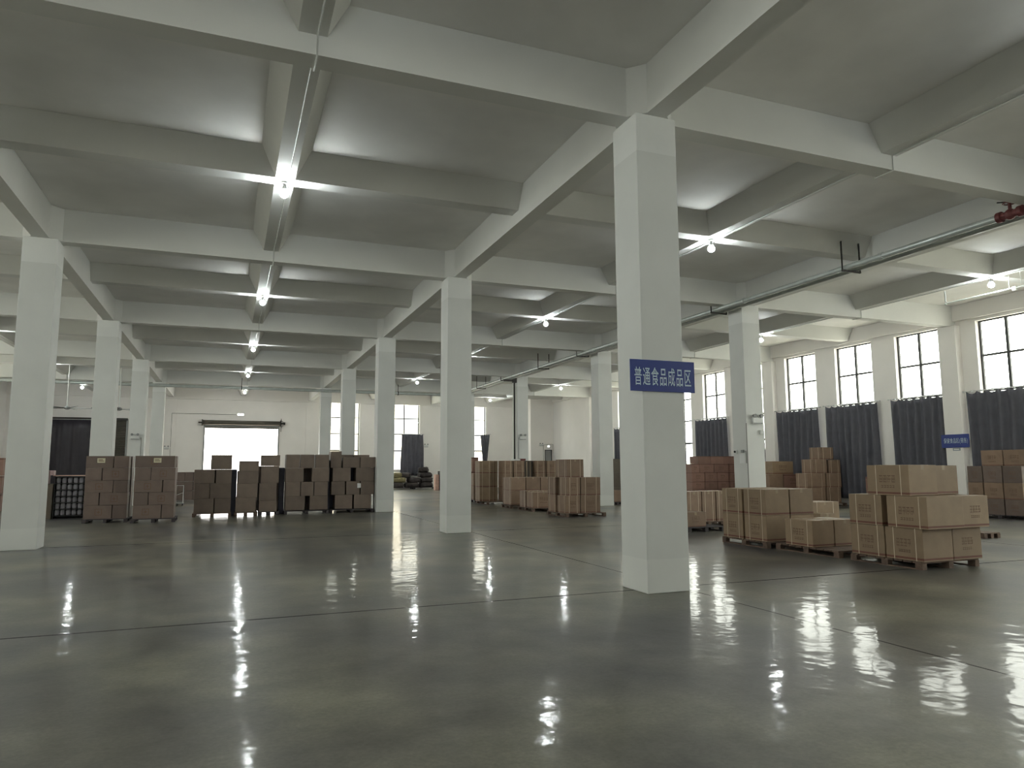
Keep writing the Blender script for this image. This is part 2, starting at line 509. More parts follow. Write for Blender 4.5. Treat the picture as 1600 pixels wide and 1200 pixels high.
# ------------------------------------------------------------------ windows
wi = 0
def window(axis, pos, a0, a1, z0, z1, depth_dir, label, rows=(2.70, 3.90, 5.06), portal=True):
    global wi
    wi += 1
    def bx(mb, p0, p1, a, b, zz0, zz1):
        if axis == 'x': mb.box(pos + p0, pos + p1, a, b, zz0, zz1)
        else: mb.box(a, b, pos + p0, pos + p1, zz0, zz1)
    am = (a0 + a1) / 2
    fr = MB()
    s = depth_dir
    w = .05
    p0, p1 = (.15 * s, .21 * s)
    for (aa, bb) in ((a0, a0 + w * 1.3), (a1 - w * 1.3, a1), (am - w * .8, am + w * .8)): bx(fr, p0, p1, aa, bb, z0, z1)
    for zz, hw in [(z0, .05), (z1 - .04, .04)] + [(r, .085 if r == rows[0] else .06) for r in rows]:
        for (aa, bb) in ((a0 + w * 1.3, am - w * .8), (am + w * .8, a1 - w * 1.3)): bx(fr, p0, p1, aa, bb, zz, zz + hw)
    if axis == 'x': org = (pos + .18 * s, am, z0)
    else: org = (am, pos + .18 * s, z0)
    root = fr.build('window_%d' % wi, 'frame', None, 0, origin=org)
    struct(root, label)
    gl = MB(); bx(gl, .178 * s, .184 * s, a0 + .01, a1 - .01, z0 + .01, z1 - .01)
    g = sub(gl, 'window_pane', 'glass', root)
    sl = MB(); bx(sl, -.03 * s, .15 * s, a0 - .03, a1 + .03, z0 - .04, z0 - .002)
    return root
def portal(axis, pos, a0, a1, z0, z1, s):
    ld = bpy.data.lights.new('daylight_portal', 'AREA'); ld.shape = 'RECTANGLE'
    ld.size = a1 - a0; ld.size_y = z1 - z0; ld.cycles.is_portal = True
    o = bpy.data.objects.new('daylight_portal', ld); COL.objects.link(o)
    am, zm = (a0 + a1) / 2, (z0 + z1) / 2
    if axis == 'x':
        o.location = (pos + .27 * s, am, zm); d = Vector((-s, 0, 0))
    else:
        o.location = (am, pos + .27 * s, zm); d = Vector((0, -s, 0))
    o.rotation_euler = d.to_track_quat('-Z', 'Z').to_euler()
for i, (a, b) in enumerate(win_r):
    window('x', XWR, a, b, WZ0, WZ1, 1, 'tall dark-framed window in the right wall')
    portal('x', XWR, a, b, WZ0, WZ1, 1)
for i, (a, b) in enumerate(win_l_added):
    window('x', XWL, a, b, 3.9, WZ1, -1, 'unseen dark-framed window added high in the left wall for its light', rows=(5.06,))
    portal('x', XWL, a, b, 3.9, WZ1, -1)
for i, (a, b) in enumerate(win_f):
    window('y', YF, a, b, 1.32, 6.24, 1, ['tall window in the far wall beside the open door', 'tall window in the far wall above the dark sacks', 'tall window in the far wall with a tied-back curtain'][i])
    portal('y', YF, a, b, 1.32, 6.24, 1)
for i, (a, b) in enumerate(win_b):
    window('y', YB, a, b, 3.9, 6.2, -1, 'high window in the wall behind the camera', rows=(5.06,))
    portal('y', YB, a, b, 3.9, 6.2, -1)
portal('y', YF, DOOR[0], DOOR[1], 0.02, 4.3, 1)

# ------------------------------------------------------------------ curtains
def curtain(axis, pos, a0, a1, z0, z1, label, pleats=8, depth=.055, tied=False, flare=0.0, group='blue-grey curtains on the window walls'):
    n = pleats * 10
    rowsz = 14
    vs = []; fs = []
    mid = (a0 + a1) / 2
    for j in range(rowsz + 1):
        v = j / rowsz
        z = z1 + (z0 - z1) * v
        for i in range(n + 1):
            u = i / n
            a = a0 + (a1 - a0) * u
            if tied: a = mid + (a - mid) * (1 - .72 * v)
            else: a = mid + (a - mid) * (1 + flare * v) + .01 * math.sin(7 * v + i * .3)
            amp = depth * (.75 + .35 * v + .15 * math.sin(u * 13 + v * 2))
            p = pos + amp * math.sin(u * pleats * 2 * math.pi + .5 * math.sin(v * 3 + u * 5))
            zz = z + (.035 * math.cos(u * pleats * 2 * math.pi * 1) if j == 0 else 0)
            vs.append((p, a, zz) if axis == 'x' else (a, p, zz))
    for j in range(rowsz):
        for i in range(n):
            q = j * (n + 1) + i
            fs.append((q, q + 1, q + n + 2, q + n + 1))
    mb = MB(); mb.add(vs, fs, True)
    org = (pos, mid, z0) if axis == 'x' else (mid, pos, z0)
    o = mb.build('curtain', 'curtain', None, 0, origin=org)
    md = o.modifiers.new('thickness', 'SOLIDIFY'); md.thickness = .006
    tag(o, label, 'curtain', group)
    for k in range(pleats):
        rings = MB()
        u = (k + .5) / pleats
        a = a0 + (a1 - a0) * u
        c = (pos, a, z1 + .02) if axis == 'x' else (a, pos, z1 + .02)
        rings.box(c[0] - .03, c[0] + .03, c[1] - .03, c[1] + .03, c[2] + .0, c[2] + .05)
        sub(rings, 'curtain_ring', 'rod', o)
    return o
def rod(axis, pos, a0, a1, z, label):
    p = [(pos, a0, z), (pos, a1, z)] if axis == 'x' else [(a0, pos, z), (a1, pos, z)]
    o = MB().tube(p, .014, 8).build('curtain_rod', 'rod', None, 0, origin=p[0])
    tag(o, label, 'curtain rod', 'pale rods carrying the curtains')
    for a in (a0, a1):
        c = (pos, a, z) if axis == 'x' else (a, pos, z)
        sub(MB().sphere(c, .03, 8, 6), 'finial', 'rod', o)
    for a in (a0 + .12, a1 - .12):
        q = [(pos, a, z), (XWR - .0, a, z)] if axis == 'x' else [(a, pos, z), (a, YF, z)]
        if axis == 'x' and pos < 0: q[1] = (XWL, a, z)
        sub(MB().tube(q, .01, 6), 'bracket', 'rod', o)
XCU = XWR - .17
cur = [(13.86, 16.22, 'first blue-grey curtain, cut by the right edge, behind the tall carton stack'), (16.98, 19.12, 'dark blue-grey curtain just left of the small blue sign'),
       (19.74, 22.22, 'blue-grey curtain behind the pyramid of cartons'), (22.66, 25.02, 'blue-grey curtain next to the column with switches'),
       (25.92, 27.9, 'curtain behind the column with switches, mostly hidden'), (28.50, 30.98, 'blue-grey curtain above the reddish carton pile'), (31.98, 33.95, 'narrow glimpse of curtain just right of the big signed column'),
       (34.55, 36.50, 'curtain on the right wall hidden behind the signed column'), (37.3, 39.42, 'dark curtain sliver between columns left of the big signed column'), (40.2, 42.2, 'curtain of the last right wall window before the corner room')]
for a, b, lab in cur:
    curtain('x', XCU, a, b, .28, 3.88, lab, pleats=max(6, int((b - a) / .30)), depth=.08)
    rod('x', XCU, a - .12, b + .12, 3.93, 'pale rod over the ' + {13.86: 'first curtain at the right edge', 16.98: 'curtain left of the small blue sign', 19.74: 'curtain behind the carton pyramid', 22.66: 'curtain beside the column with switches', 25.92: 'curtain hidden behind the switch column', 28.50: 'curtain above the reddish cartons', 31.98: 'curtain glimpsed right of the signed column'}.get(a, {34.55: 'right wall curtain hidden by the signed column', 37.3: 'dark curtain sliver left of the signed column'}.get(a, 'last right wall curtain before the corner room')))
curtain('y', YF - .12, 11.62, 13.2, .95, 3.92, 'dark blue-grey curtain on the far wall above the dark sacks', pleats=6, depth=.05, flare=.12, group='curtains on the far wall')
rod('y', YF - .12, 10.6, 13.25, 3.96, 'pale rod of the far wall curtain above the sacks')
curtain('y', YF - .12, 17.68, 18.42, 1.2, 3.98, 'narrow dark curtain gathered into a point at the far window', pleats=5, depth=.04, tied=True, group='curtains on the far wall')
rod('y', YF - .12, 15.7, 18.5, 4.02, 'pale rod of the gathered curtain at the far window')

# ------------------------------------------------------------------ far doors
def shutter_barrel(root, x0, x1, z, y):
    b = MB().tube([(x0, y, z), (x1, y, z)], .155, 16)
    sub(b, 'shutter_roll', 'shutter', root)
    br = MB()
    for x in (x0 - .05, x1 + .01): br.box(x, x + .04, y - .18, y + .15, z - .2, z + .2)
    sub(br, 'bracket', 'dark_steel', root)
d1 = empty('door_1', (.7, YF - .1, 0)); struct(d1, 'open loading door, glaring white daylight, shutter rolled up')
shutter_barrel(d1, -1.78, 3.10, 4.56, YF - .2)
g = MB(); g.box(-1.71, -1.63, YF - .06, YF - .002, 0, 4.42); g.box(3.0, 3.08, YF - .06, YF - .002, 0, 4.42); g.box(-1.63, 3.0, YF - .06, YF - .002, 4.31, 4.42)
sub(g, 'door_frame', 'grey_plastic', d1)
sub(MB().tube([(3.15, YF - .2, 4.56), (3.40, YF - .2, 4.56)], .05, 8).box(3.36, 3.44, YF - .26, YF - .1, 4.48, 4.64).tube([(3.18, YF - .12, 4.9), (3.18, YF - .12, 4.0)], .02, 6).tube([(3.18, YF - .12, 4.78), (3.42, YF - .12, 4.56), (3.18, YF - .12, 4.3)], .015, 6), 'shutter_motor', 'dark_steel', d1)
sub(MB().tube([(-1.83, YF - .2, 4.56), (-2.05, YF - .2, 4.56)], .04, 8), 'shaft_end', 'dark_steel', d1)
sub(MB().box(-1.63, 3.0, YF + .02, YF + .04, 4.20, 4.305), 'bottom_bar', 'shutter', d1)
d2 = empty('door_2', (-8.4, YF - .1, 0)); struct(d2, 'closed dark roller shutter door in the far wall')
sl = MB()
z = .02
while z < 4.60:
    sl.prism([(YF + .03, z), (YF - .0 + .005, z + .02), (YF + .005, z + .07), (YF + .03, z + .092)], 'x', -10.50, -6.27); z += .095
sub(sl, 'shutter_panel', 'shutter', d2)
sl2 = MB(); sl2.box(-10.55, -6.22, YF + .045, YF + .07, 0, 4.62); sub(sl2, 'shutter_light_stop', 'shutter', d2)  # solid slab added behind the slats to stop daylight leaking through
g = MB(); g.box(-10.62, -10.5, YF - .08, YF - .002, 0, 4.7); g.box(-6.27, -6.17, YF - .08, YF - .002, 0, 4.7)
sub(g, 'door_frame', 'grey_plastic', d2)
sub(MB().box(-10.6, -6.2, YF - .2, YF - .09, 4.60, 4.74), 'shutter_hood', 'dark_steel', d2)
# dark sheet hanging over the left part
ds = MB(); nn = 40; vs = []; fs = []
for j in range(9):
    for i in range(nn + 1):
        u = i / nn; v = j / 8
        vs.append((-10.45 + 2.75 * u, YF - .32 + .025 * math.sin(u * 19 + v) + .01 * math.sin(u * 61), 4.58 - 4.56 * v))
for j in range(8):
    for i in range(nn):
        q = j * (nn + 1) + i; fs.append((q, q + 1, q + nn + 2, q + nn + 1))
ds.add(vs, fs, True)
o = ds.build('plastic_sheet', 'dark_sheet', None, 0, origin=(-9.1, YF - .32, 0)); m_ = o.modifiers.new('thickness', 'SOLIDIFY'); m_.thickness = .01
tag(o, 'dark plastic sheet hanging over the closed shutter door', 'plastic sheet')
sub(MB().tube([(-10.5, YF - .32, 4.6), (-7.65, YF - .32, 4.6)], .018, 8), 'hanging_rail', 'rod', o)

# ------------------------------------------------------------------ lamps
lamp_proto = None
bay = {0: 'left bay', 1: 'lamp row left of the signed column', 2: 'lamp row right of the signed column', 3: 'lamp row by the window wall'}
def make_lamp(x, y):
    r = empty('ceiling_lamp', (x, y, ZB - .004))
    z = ZB - .004
    sub(MB().lathe((x, y, z - .035), [(.055, 0), (.06, .012), (.06, .035)], 14), 'mount_plate', 'white_plastic', r)
    a = MB()
    for s in (-1, 1):
        a.tube([(x + .02 * s, y, z - .03), (x + .09 * s, y, z - .055), (x + .055 * s, y, z - .09)], .008, 6)
    sub(a, 'bracket', 'dark_steel', r)
    sub(MB().lathe((x, y, z - .135), [(.05, 0), (.045, .02), (.03, .06), (.022, .105)], 14), 'lamp_holder', 'white_plastic', r)
    sub(MB().sphere((x, y, z - .205), .078, 12, 8, .95), 'bulb', 'lamp_glow', r)
    return r
lnames = ['left', 'A', 'B', 'C']
lampord = ['first', 'second', 'third', 'fourth', 'fifth']
for ci, x in enumerate(XMIDS):
    for k, y in enumerate(MIDS):
        xx, yy = x, y
        if ci == 3 and k == 6: xx = 16.95
        if lamp_proto is None:
            lamp_proto = make_lamp(xx, yy); o = lamp_proto
        else:
            o = copy_tree(lamp_proto); o.location = (xx, yy, ZB - .004)
        n = k - 2
        if n < 0: lab = 'bare ceiling lamp %s the camera, %s row from the left wall' % (('far behind', 'just above')[k], ('first', 'second', 'third', 'fourth')[ci])
        else: lab = {0: '%s glowing ceiling lamp of the row near the left wall', 1: '%s glowing ceiling lamp of the row left of the big signed column', 2: '%s glowing ceiling lamp of the row right of the big signed column', 3: '%s glowing ceiling lamp of the row nearest the windows'}[ci] % lampord[n]
        tag(o, lab, 'lamp', 'bare glowing lamps under the beam crossings')

# conduit with the lamp wiring following each lengthwise beam
for ci, x in enumerate(XMIDS):
    pts = []
    y = 0.5
    path = [(x + .05, 0.5, ZB - .014)]
    for yr in ROWS:
        if yr < 1: continue
        path += [(x + .05, yr - .17, ZB - .014), (x + .05, yr - .17, ZG - .014), (x + .05, yr + .17, ZG - .014), (x + .05, yr + .17, ZB - .014)]
    path.append((x + .05, YF - .2, ZB - .014))
    o = MB().tube(path, .011, 6).build('electrical_conduit', 'conduit', None, 0, origin=path[0])
    tag(o, ['thin white conduit feeding the lamp row near the left wall', 'thin white conduit feeding the lamps left of the signed column', 'thin white conduit feeding the lamps right of the signed column', 'thin white conduit feeding the lamps nearest the windows'][ci], 'conduit')
# hanging conduit beside the first lamp of the window bay
o = MB().tube([(18.62, 13.88, ZB - .0), (18.62, 13.88, 6.12), (18.62, 13.82, 6.07), (18.62, 9.0, 6.07)], .022, 8).build('hanging_conduit', 'conduit', None, 0, origin=(18.62, 13.88, 6.07))
tag(o, 'white hanging pipe with upturned end beside the lamp near the windows', 'pipe')
sub(MB().tube([(18.62, 12.1, 6.07), (18.62, 12.1, ZB)], .008, 6).tube([(18.62, 11.8, 6.07), (18.62, 11.8, ZB + .05)], .008, 6), 'hanger_rod', 'conduit', o)
sub(MB().sphere((18.62, 13.88, 6.05), .035, 8, 6).box(18.59, 18.65, 11.92, 12.02, 6.0, 6.1), 'fitting', 'white_plastic', o)

# ------------------------------------------------------------------ sprinkler pipes
PXA, PXB, PZ = 13.02, 13.32, 6.065
o = MB().tube([(PXA, 8.55, PZ), (PXA, 42.0, PZ)], .066, 14).build('sprinkler_pipe', 'steel', None, 0, origin=(PXA, 8.55, PZ))
tag(o, 'left of two parallel galvanised pipes slung under the ceiling beams', 'pipe', 'paired galvanised pipes along the right column row')
cp = MB()
for y in (11.1, 15.6, 20.2, 24.4, 28.6, 33, 37.3): cp.tube([(PXA, y - .05, PZ), (PXA, y + .05, PZ)], .08, 14)
sub(cp, 'coupling', 'steel', o)
o = MB().tube([(PXB, -6, PZ - .01), (PXB, 42.0, PZ - .01)], .056, 14).build('sprinkler_pipe', 'steel', None, 0, origin=(PXB, -6, PZ))
tag(o, 'right of two parallel galvanised pipes slung under the ceiling beams', 'pipe', 'paired galvanised pipes along the right column row')
o = MB().tube([(PXA, 8.05, PZ), (PXA, -6, PZ)], .06, 14).build('sprinkler_pipe', 'steel', None, 0, origin=(PXA, 8.05, PZ))
tag(o, 'grey pipe beyond the red valve at the right edge of the photo', 'pipe')
hg = ['tall dark pipe hanger nearest the red valve', 'short dark pipe hanger just left of the column with switches', 'dark pipe hanger third from the red valve', 'short dark pipe hanger fourth from the red valve', 'tall dark pipe hanger just right of the drop pipe', 'short dark pipe hanger beside the drop pipe', 'tall dark pipe hanger left of the drop pipe', 'farthest dark pipe hanger on the paired pipes']
i = 0
for k in range(4):
    for (y, zt) in ((Y0 + (k + .5) * D - .30, 6.68), (Y0 + (k + 1) * D + .16, 6.32)):
        r = empty('pipe_hanger', (PXA, y, PZ - .08))
        sub(MB().box(PXA - .13, PXB + .13, y - .02, y + .02, PZ - .10, PZ - .06), 'cross_bar', 'dark_steel', r)
        for x in (PXA - .12, PXB + .12):
            sub(MB().box(x - .013, x + .013, y - .013, y + .013, PZ - .07, zt), 'hanger_rod', 'dark_steel', r)
        tag(r, hg[i], 'hanger', 'dark trapeze hangers under the paired pipes'); i += 1
# red valve
v = empty('red_valve', (PXA, 8.3, PZ))
sub(MB().tube([(PXA, 8.56, PZ), (PXA, 8.48, PZ)], .10, 14).tube([(PXA, 8.18, PZ), (PXA, 8.10, PZ)], .10, 14).tube([(PXA, 8.5, PZ), (PXA, 8.15, PZ)], [.07, .07], 14).sphere((PXA, 8.33, PZ), .10, 12, 8), 'valve_body', 'red_iron', v)
sub(MB().tube([(PXA, 8.33, PZ), (PXA, 8.33, PZ + .22)], .03, 8), 'valve_stem', 'red_iron', v)
hw = MB(); pts = [(PXA + .10 * math.cos(a * math.pi / 8), 8.33 + .10 * math.sin(a * math.pi / 8), PZ + .21) for a in range(17)]
hw.tube(pts, .012, 6).tube([(PXA - .1, 8.33, PZ + .21), (PXA + .1, 8.33, PZ + .21)], .01, 6)
sub(hw, 'hand_wheel', 'red_iron', v)
sub(MB().tube([(PXA, 8.33, PZ + .23), (PXA - .16, 8.45, PZ + .235)], .011, 6), 'lever', 'dark_steel', v)
tag(v, 'dull red valve with handwheel on the overhead pipe at the right edge', 'valve')
dr = MB().tube([(PXB + .02, 7.98, PZ - .05), (PXB + .02, 7.98, PZ - .42)], .035, 10).box(PXB - .08, PXB + .12, 7.9, 8.06, PZ - .09, PZ + .09)
tag(dr.build('drain_pipe', 'dark_steel', None, 0, origin=(PXB, 7.98, PZ)), 'dark stub pipe hanging below the red valve at the right edge', 'pipe')
# transverse main in the far bay and drop pipe
o = MB().tube([(XWL + .3, 42.45, 5.99), (13.5, 42.45, 5.99)], .085, 14).build('sprinkler_pipe', 'steel', None, 0, origin=(.5, 42.45, 5.99))
tag(o, 'long grey pipe crossing the hall in front of the far wall', 'pipe')
for x in (-6.0, .45, 9.3):
    r = MB().box(x - .015, x + .015, 42.43, 42.47, 5.99 + .08, 6.55).box(x - .02, x + .02, 42.35, 42.55, 5.88, 6.09).build('pipe_hanger', 'dark_steel', None, 0, origin=(x, 42.45, 6.1))
    tag(r, {-6.0: 'dark hanger on the crossing pipe, left bay', .45: 'dark hanger on the crossing pipe above the open door', 9.3: 'dark hanger on the crossing pipe behind the middle columns'}[x], 'hanger')
o = MB().tube([(PXB, 33.98, PZ - .01), (13.47, 33.98, PZ - .01), (13.5, 33.98, PZ - .06), (13.5, 33.98, .35)], .045, 10).build('drop_pipe', 'dark_steel', None, 0, origin=(13.5, 33.98, .9))
tag(o, 'dark vertical pipe running down the left side of a far column', 'pipe')
sub(MB().box(13.40, 13.6, 33.88, 34.08, 5.85, 6.12).box(12.9, 13.5, 33.92, 34.04, 5.92, 6.0), 'fitting', 'dark_steel', o)
sub(MB().box(13.43, 13.57, 33.88, 34.02, .0, .36), 'base_valve', 'red_iron', o)

# ------------------------------------------------------------------ ceiling fans
def fan(x, y, label, rot):
    r = empty('ceiling_fan', (x, y, 4.35))
    sub(MB().tube([(x, y, ZB), (x, y, 4.45)], .025, 8), 'down_rod', 'white_plastic', r)
    sub(MB().lathe((x, y, 4.30), [(.06, 0), (.13, .03), (.13, .11), (.05, .16)], 14), 'motor', 'grey_plastic', r)
    for k in range(5):
        a = rot + k * 2 * math.pi / 5
        c, s = math.cos(a), math.sin(a)
        vs = []
        for (d, w, zz) in ((.1, .06, 0), (.5, .09, .01), (1.15, .06, .02)):
            for e in (-1, 1):
                for h in (0, .012): vs.append((x + c * d - s * w * e, y + s * d + c * w * e, 4.36 + zz + e * .012 + h))
        fs = []
        for q in (0, 4):
            fs += [(q, q + 4, q + 6, q + 2), (q + 1, q + 3, q + 7, q + 5), (q, q + 1, q + 5, q + 4), (q + 2, q + 6, q + 7, q + 3)]
        fs += [(0, 2, 3, 1), (8, 9, 11, 10)]
        sub(MB().add(vs, fs), 'blade', 'grey_plastic', r)
    tag(r, label, 'fan', 'ceiling fans in the left bay')
fan(-7.18, 38.55, 'ceiling fan on a long white rod, left of the second left column', .2)
fan(-5.03, 38.55, 'ceiling fan on a long white rod, between the second and third left columns', .9)

# ------------------------------------------------------------------ signs
def text_mesh(body, size, name, mat, parent, loc, rot, sx=1.0, sy=1.0, offset=.012, space=1.0):
    c = bpy.data.curves.new(name, 'FONT')
    c.body = body; c.size = size; c.align_x = 'CENTER'; c.align_y = 'CENTER'
    c.extrude = .0015; c.offset = offset; c.space_character = space; c.resolution_u = 2
    tmp = bpy.data.objects.new(name + '_tmp', c); COL.objects.link(tmp)
    dg = bpy.context.evaluated_depsgraph_get(); dg.update()
    me = bpy.data.meshes.new_from_object(tmp.evaluated_get(dg))
    bpy.data.objects.remove(tmp, do_unlink=True)
    xs = [v.co.x for v in me.vertices]; ys = [v.co.y for v in me.vertices]
    if xs:
        cx, cy = (min(xs) + max(xs)) / 2, (min(ys) + max(ys)) / 2
        w, h = max(xs) - min(xs), max(ys) - min(ys)
        for v in me.vertices:
            v.co.x = (v.co.x - cx) / w * sx; v.co.y = (v.co.y - cy) / h * sy
    me.materials.clear(); me.materials.append(M[mat])
    o = bpy.data.objects.new(name, me); COL.objects.link(o)
    if parent is not None:
        o.parent = parent; o.location = Vector(loc) - Vector(parent.location)
    else: o.location = loc
    o.rotation_euler = rot
    return o
# big sign on the nearest column
sy_ = Y0 - CW / 2 - .012
s = MB().box(4.605, 5.56, sy_ - .012, sy_, 2.485, 2.885).build('hanging_sign', 'sign_blue', None, .002, origin=(5.08, sy_, 2.68))
tag(s, 'blue sign with pale Chinese lettering on the nearest column', 'sign')
text_mesh('普通食品成品区', .12, 'lettering', 'sign_text', s, (5.085, sy_ - .0135, 2.675), (math.pi / 2, 0, 0), .84, .235, .0005, 1.18)
sub(MB().box(4.97, 5.19, sy_, sy_ + .0115, 2.6, 2.78), 'bracket', 'grey_plastic', s)
# small sign on the window pier
s = MB().box(22.325, 22.337, 16.19, 17.17, 2.11, 2.55).build('hanging_sign', 'sign_blue', None, .002, origin=(22.33, 16.68, 2.33))
tag(s, 'small blue sign with pale Chinese lettering on the window wall pier', 'sign')
text_mesh('保健食品区(销售)', .12, 'lettering', 'sign_text', s, (22.3235, 16.66, 2.33), (math.pi / 2, 0, -math.pi / 2), .84, .20, .0, 1.1)
s = MB().box(22.338, 22.349, 16.53, 16.79, 2.01, 2.10).build('name_plate', 'sign_grey', None, 0, origin=(22.34, 16.66, 2.05))
tag(s, 'tiny grey plate just below the small blue sign', 'plate')
sub(MB().box(22.335, 22.338, 16.57, 16.75, 2.035, 2.075), 'printed_line', 'white_plastic', s)

# ------------------------------------------------------------------ emergency lights, switches, small wall things
def emergency(x, y, z, label, s=1.0, conduit=None):
    r = empty('emergency_light', (x, y, z))
    sub(MB().box(x - .16 * s, x + .16 * s, y - .07, y, z - .07 * s, z + .07 * s), 'housing', 'white_plastic', r, .008)
    for e in (-1, 1):
        sub(MB().tube([(x + e * .11 * s, y - .035, z + .07 * s), (x + e * .11 * s, y - .035, z + .10 * s)], .012, 6).tube([(x + e * .11 * s, y - .10, z + .12 * s), (x + e * .11 * s, y - .02, z + .13 * s)], [.052 * s, .035 * s], 10), 'lamp_head', 'grey_plastic', r)
    sub(MB().box(x - .15 * s, x + .15 * s, y - .073, y - .07, z - .085 * s, z - .06 * s), 'indicator_strip', 'grey_plastic', r)
    if conduit:
        sub(MB().tube([(x + conduit * s, y - .02, z), (x + conduit * s, y - .02, .6)], .012, 6), 'cable', 'grey_conduit', r)
    tag(r, label, 'emergency light', 'twin-head emergency lights')
emergency(13.98, 16.42, 2.83, 'twin-head emergency light on the column with switches', 1.1)
emergency(-3.77, 33.88, 2.85, 'twin-head emergency light on the third left-row column', 1.0, .24)
emergency(13.9, 33.88, 3.02, 'twin-head emergency light on the column with the drop pipe', 1.1, -.2)
emergency(-3.88, YF - .061, 2.86, 'twin-head emergency light on the far wall left of the open door', .9, .25)
emergency(13.45, YF - .061, 3.1, 'twin-head emergency light on the far wall above the dark sacks', 1.0, -.22)
emergency(21.55, BY - .002, 3.15, 'round-headed emergency light beside the corner room door', .9, .2)
def exit_light(x, y, z, w, label, lit=True):
    r = empty('exit_light', (x, y, z))
    sub(MB().box(x - w / 2, x + w / 2, y - .05, y, z - .09, z + .09), 'housing', 'white_plastic', r, .006)
    sub(MB().box(x - w / 2 + .03, x + w / 2 - .03, y - .056, y - .05, z - .065, z + .065), 'lit_face', 'exit_glow', r)
    tag(r, label, 'exit light')
exit_light(.55, YF, 5.14, .46, 'glowing exit light above the open loading door')
exit_light(22.15, BY, 3.05, .22, 'small glowing exit light above the narrow corner door')
o = MB().tube([(-3.65, YF - .03, 2.9), (-3.65, YF - .03, 5.13), (.3, YF - .03, 5.13)], .014, 6).build('electrical_conduit', 'grey_conduit', None, 0, origin=(-3.65, YF - .03, 5.13))
o.location.y -= .05
tag(o, 'thin grey conduit running to the exit light over the open door', 'conduit')
sub(MB().box(-3.70, -3.60, YF - .05, YF - .01, 5.08, 5.18), 'junction_box', 'grey_conduit', o)
o = MB().tube([(21.74, BY - .02, .9), (21.74, BY - .02, 3.16), (22.43, BY - .02, 3.22), (22.52, BY - .02, 3.2), (22.52, BY - .02, .9)], .013, 6).build('electrical_conduit', 'grey_conduit', None, 0, origin=(21.74, BY, 2))
tag(o, 'thin grey conduit framing the narrow corner door', 'conduit')
# column with switches
xf = XR - CW / 2
o = MB().box(xf - .05, xf, 16.84, 16.96, 1.88, 2.0).build('wall_switch', 'white_plastic', None, .005, origin=(xf, 16.9, 1.94)); tag(o, 'white box switch with black knob on the column with switches', 'switch')
sub(MB().lathe((0, 0, 0), [(.03, 0), (.028, .03)], 12), 'knob', 'black', o).location = (0, 0, 0)
kn = o.children[0]; kn.rotation_euler = (0, -math.pi / 2, 0); kn.location = (-.05, .0, .01)
for v_ in kn.data.vertices: v_.co += Vector(o.location)
o = MB().box(xf - .045, xf, 16.56, 16.66, 1.92, 2.0).build('junction_box', 'grey_plastic', None, .005, origin=(xf, 16.6, 1.96)); tag(o, 'grey box with looped cable above the notice on the switch column', 'junction box')
sub(MB().tube([(xf - .02, 16.55, 1.96), (xf - .02, 16.47, 1.96), (xf - .02, 16.46, 1.9), (xf - .02, 16.46, 1.62)], .011, 6), 'cable', 'grey_conduit', o)
o = MB().box(xf - .012, xf - .001, 16.53, 16.76, 1.62, 1.90).build('paper_notice', 'white_paper', None, 0, origin=(xf, 16.65, 1.76)); tag(o, 'white paper notice on the left face of the switch column', 'notice')
o = MB().tube([(xf + .01 - .03, 16.385 + .02, 2.75), (xf + .01 - .03, 16.385 + .02, .02)], .014, 6).build('electrical_conduit', 'grey_conduit', None, 0, origin=(xf, 16.4, 1.4)); tag(o, 'grey conduit down the near corner of the switch column', 'conduit')
o = MB().box(14.06, 14.20, 16.37, 16.424, 2.43, 2.56).build('wall_bell', 'white_plastic', None, .02, origin=(14.13, 16.4, 2.5)); tag(o, 'small rounded white device below the emergency light on the switch column', 'alarm')
sub(MB().box(14.09, 14.17, 16.364, 16.37, 2.46, 2.53), 'face', 'white_paper', o)

# ------------------------------------------------------------------ cartons and pallets
def glyph_rows(mb, plane, fixed, a0, a1, z0, z1, seed):
    """a printed mark made of little strokes on a face; plane 'x' (normal -x) or 'y' (normal -y)"""
    rnd = random.Random(seed)
    def st(p, q, zz0, zz1):
        if plane == 'x': mb.box(fixed - .0015, fixed - .0003, p, q, zz0, zz1)
        else: mb.box(p, q, fixed - .0015, fixed - .0003, zz0, zz1)
    w = (a1 - a0)
    n = 4
    cw = w / n
    hz = (z1 - z0)
    for i in range(n):
        a = a0 + i * cw + cw * .1
        b = a + cw * .78
        zt0, zt1 = z0 + hz * .45, z1
        t = .1 * (b - a)
        st(a, b, zt1 - hz * .07, zt1); st(a, b, zt0 + hz * .22, zt0 + hz * .28)
        st((a + b) / 2 - t / 2, (a + b) / 2 + t / 2, zt0, zt1)
        if rnd.random() < .6: st(a, b, zt0, zt0 + hz * .06)
        if rnd.random() < .6: st(a, a + t, zt0 + hz * .1, zt1 - hz * .1)
        if rnd.random() < .6: st(b - t, b, zt0, zt1 - hz * .15)
    n = 5
    for i in range(n):
        a = a0 + w * .08 + i * w * .84 / n
        st(a, a + w * .12, z0 + hz * .02, z0 + hz * .07); st(a + w * .02, a + w * .04, z0, z0 + hz * .22); st(a, a + w * .12, z0 + hz * .17, z0 + hz * .21)

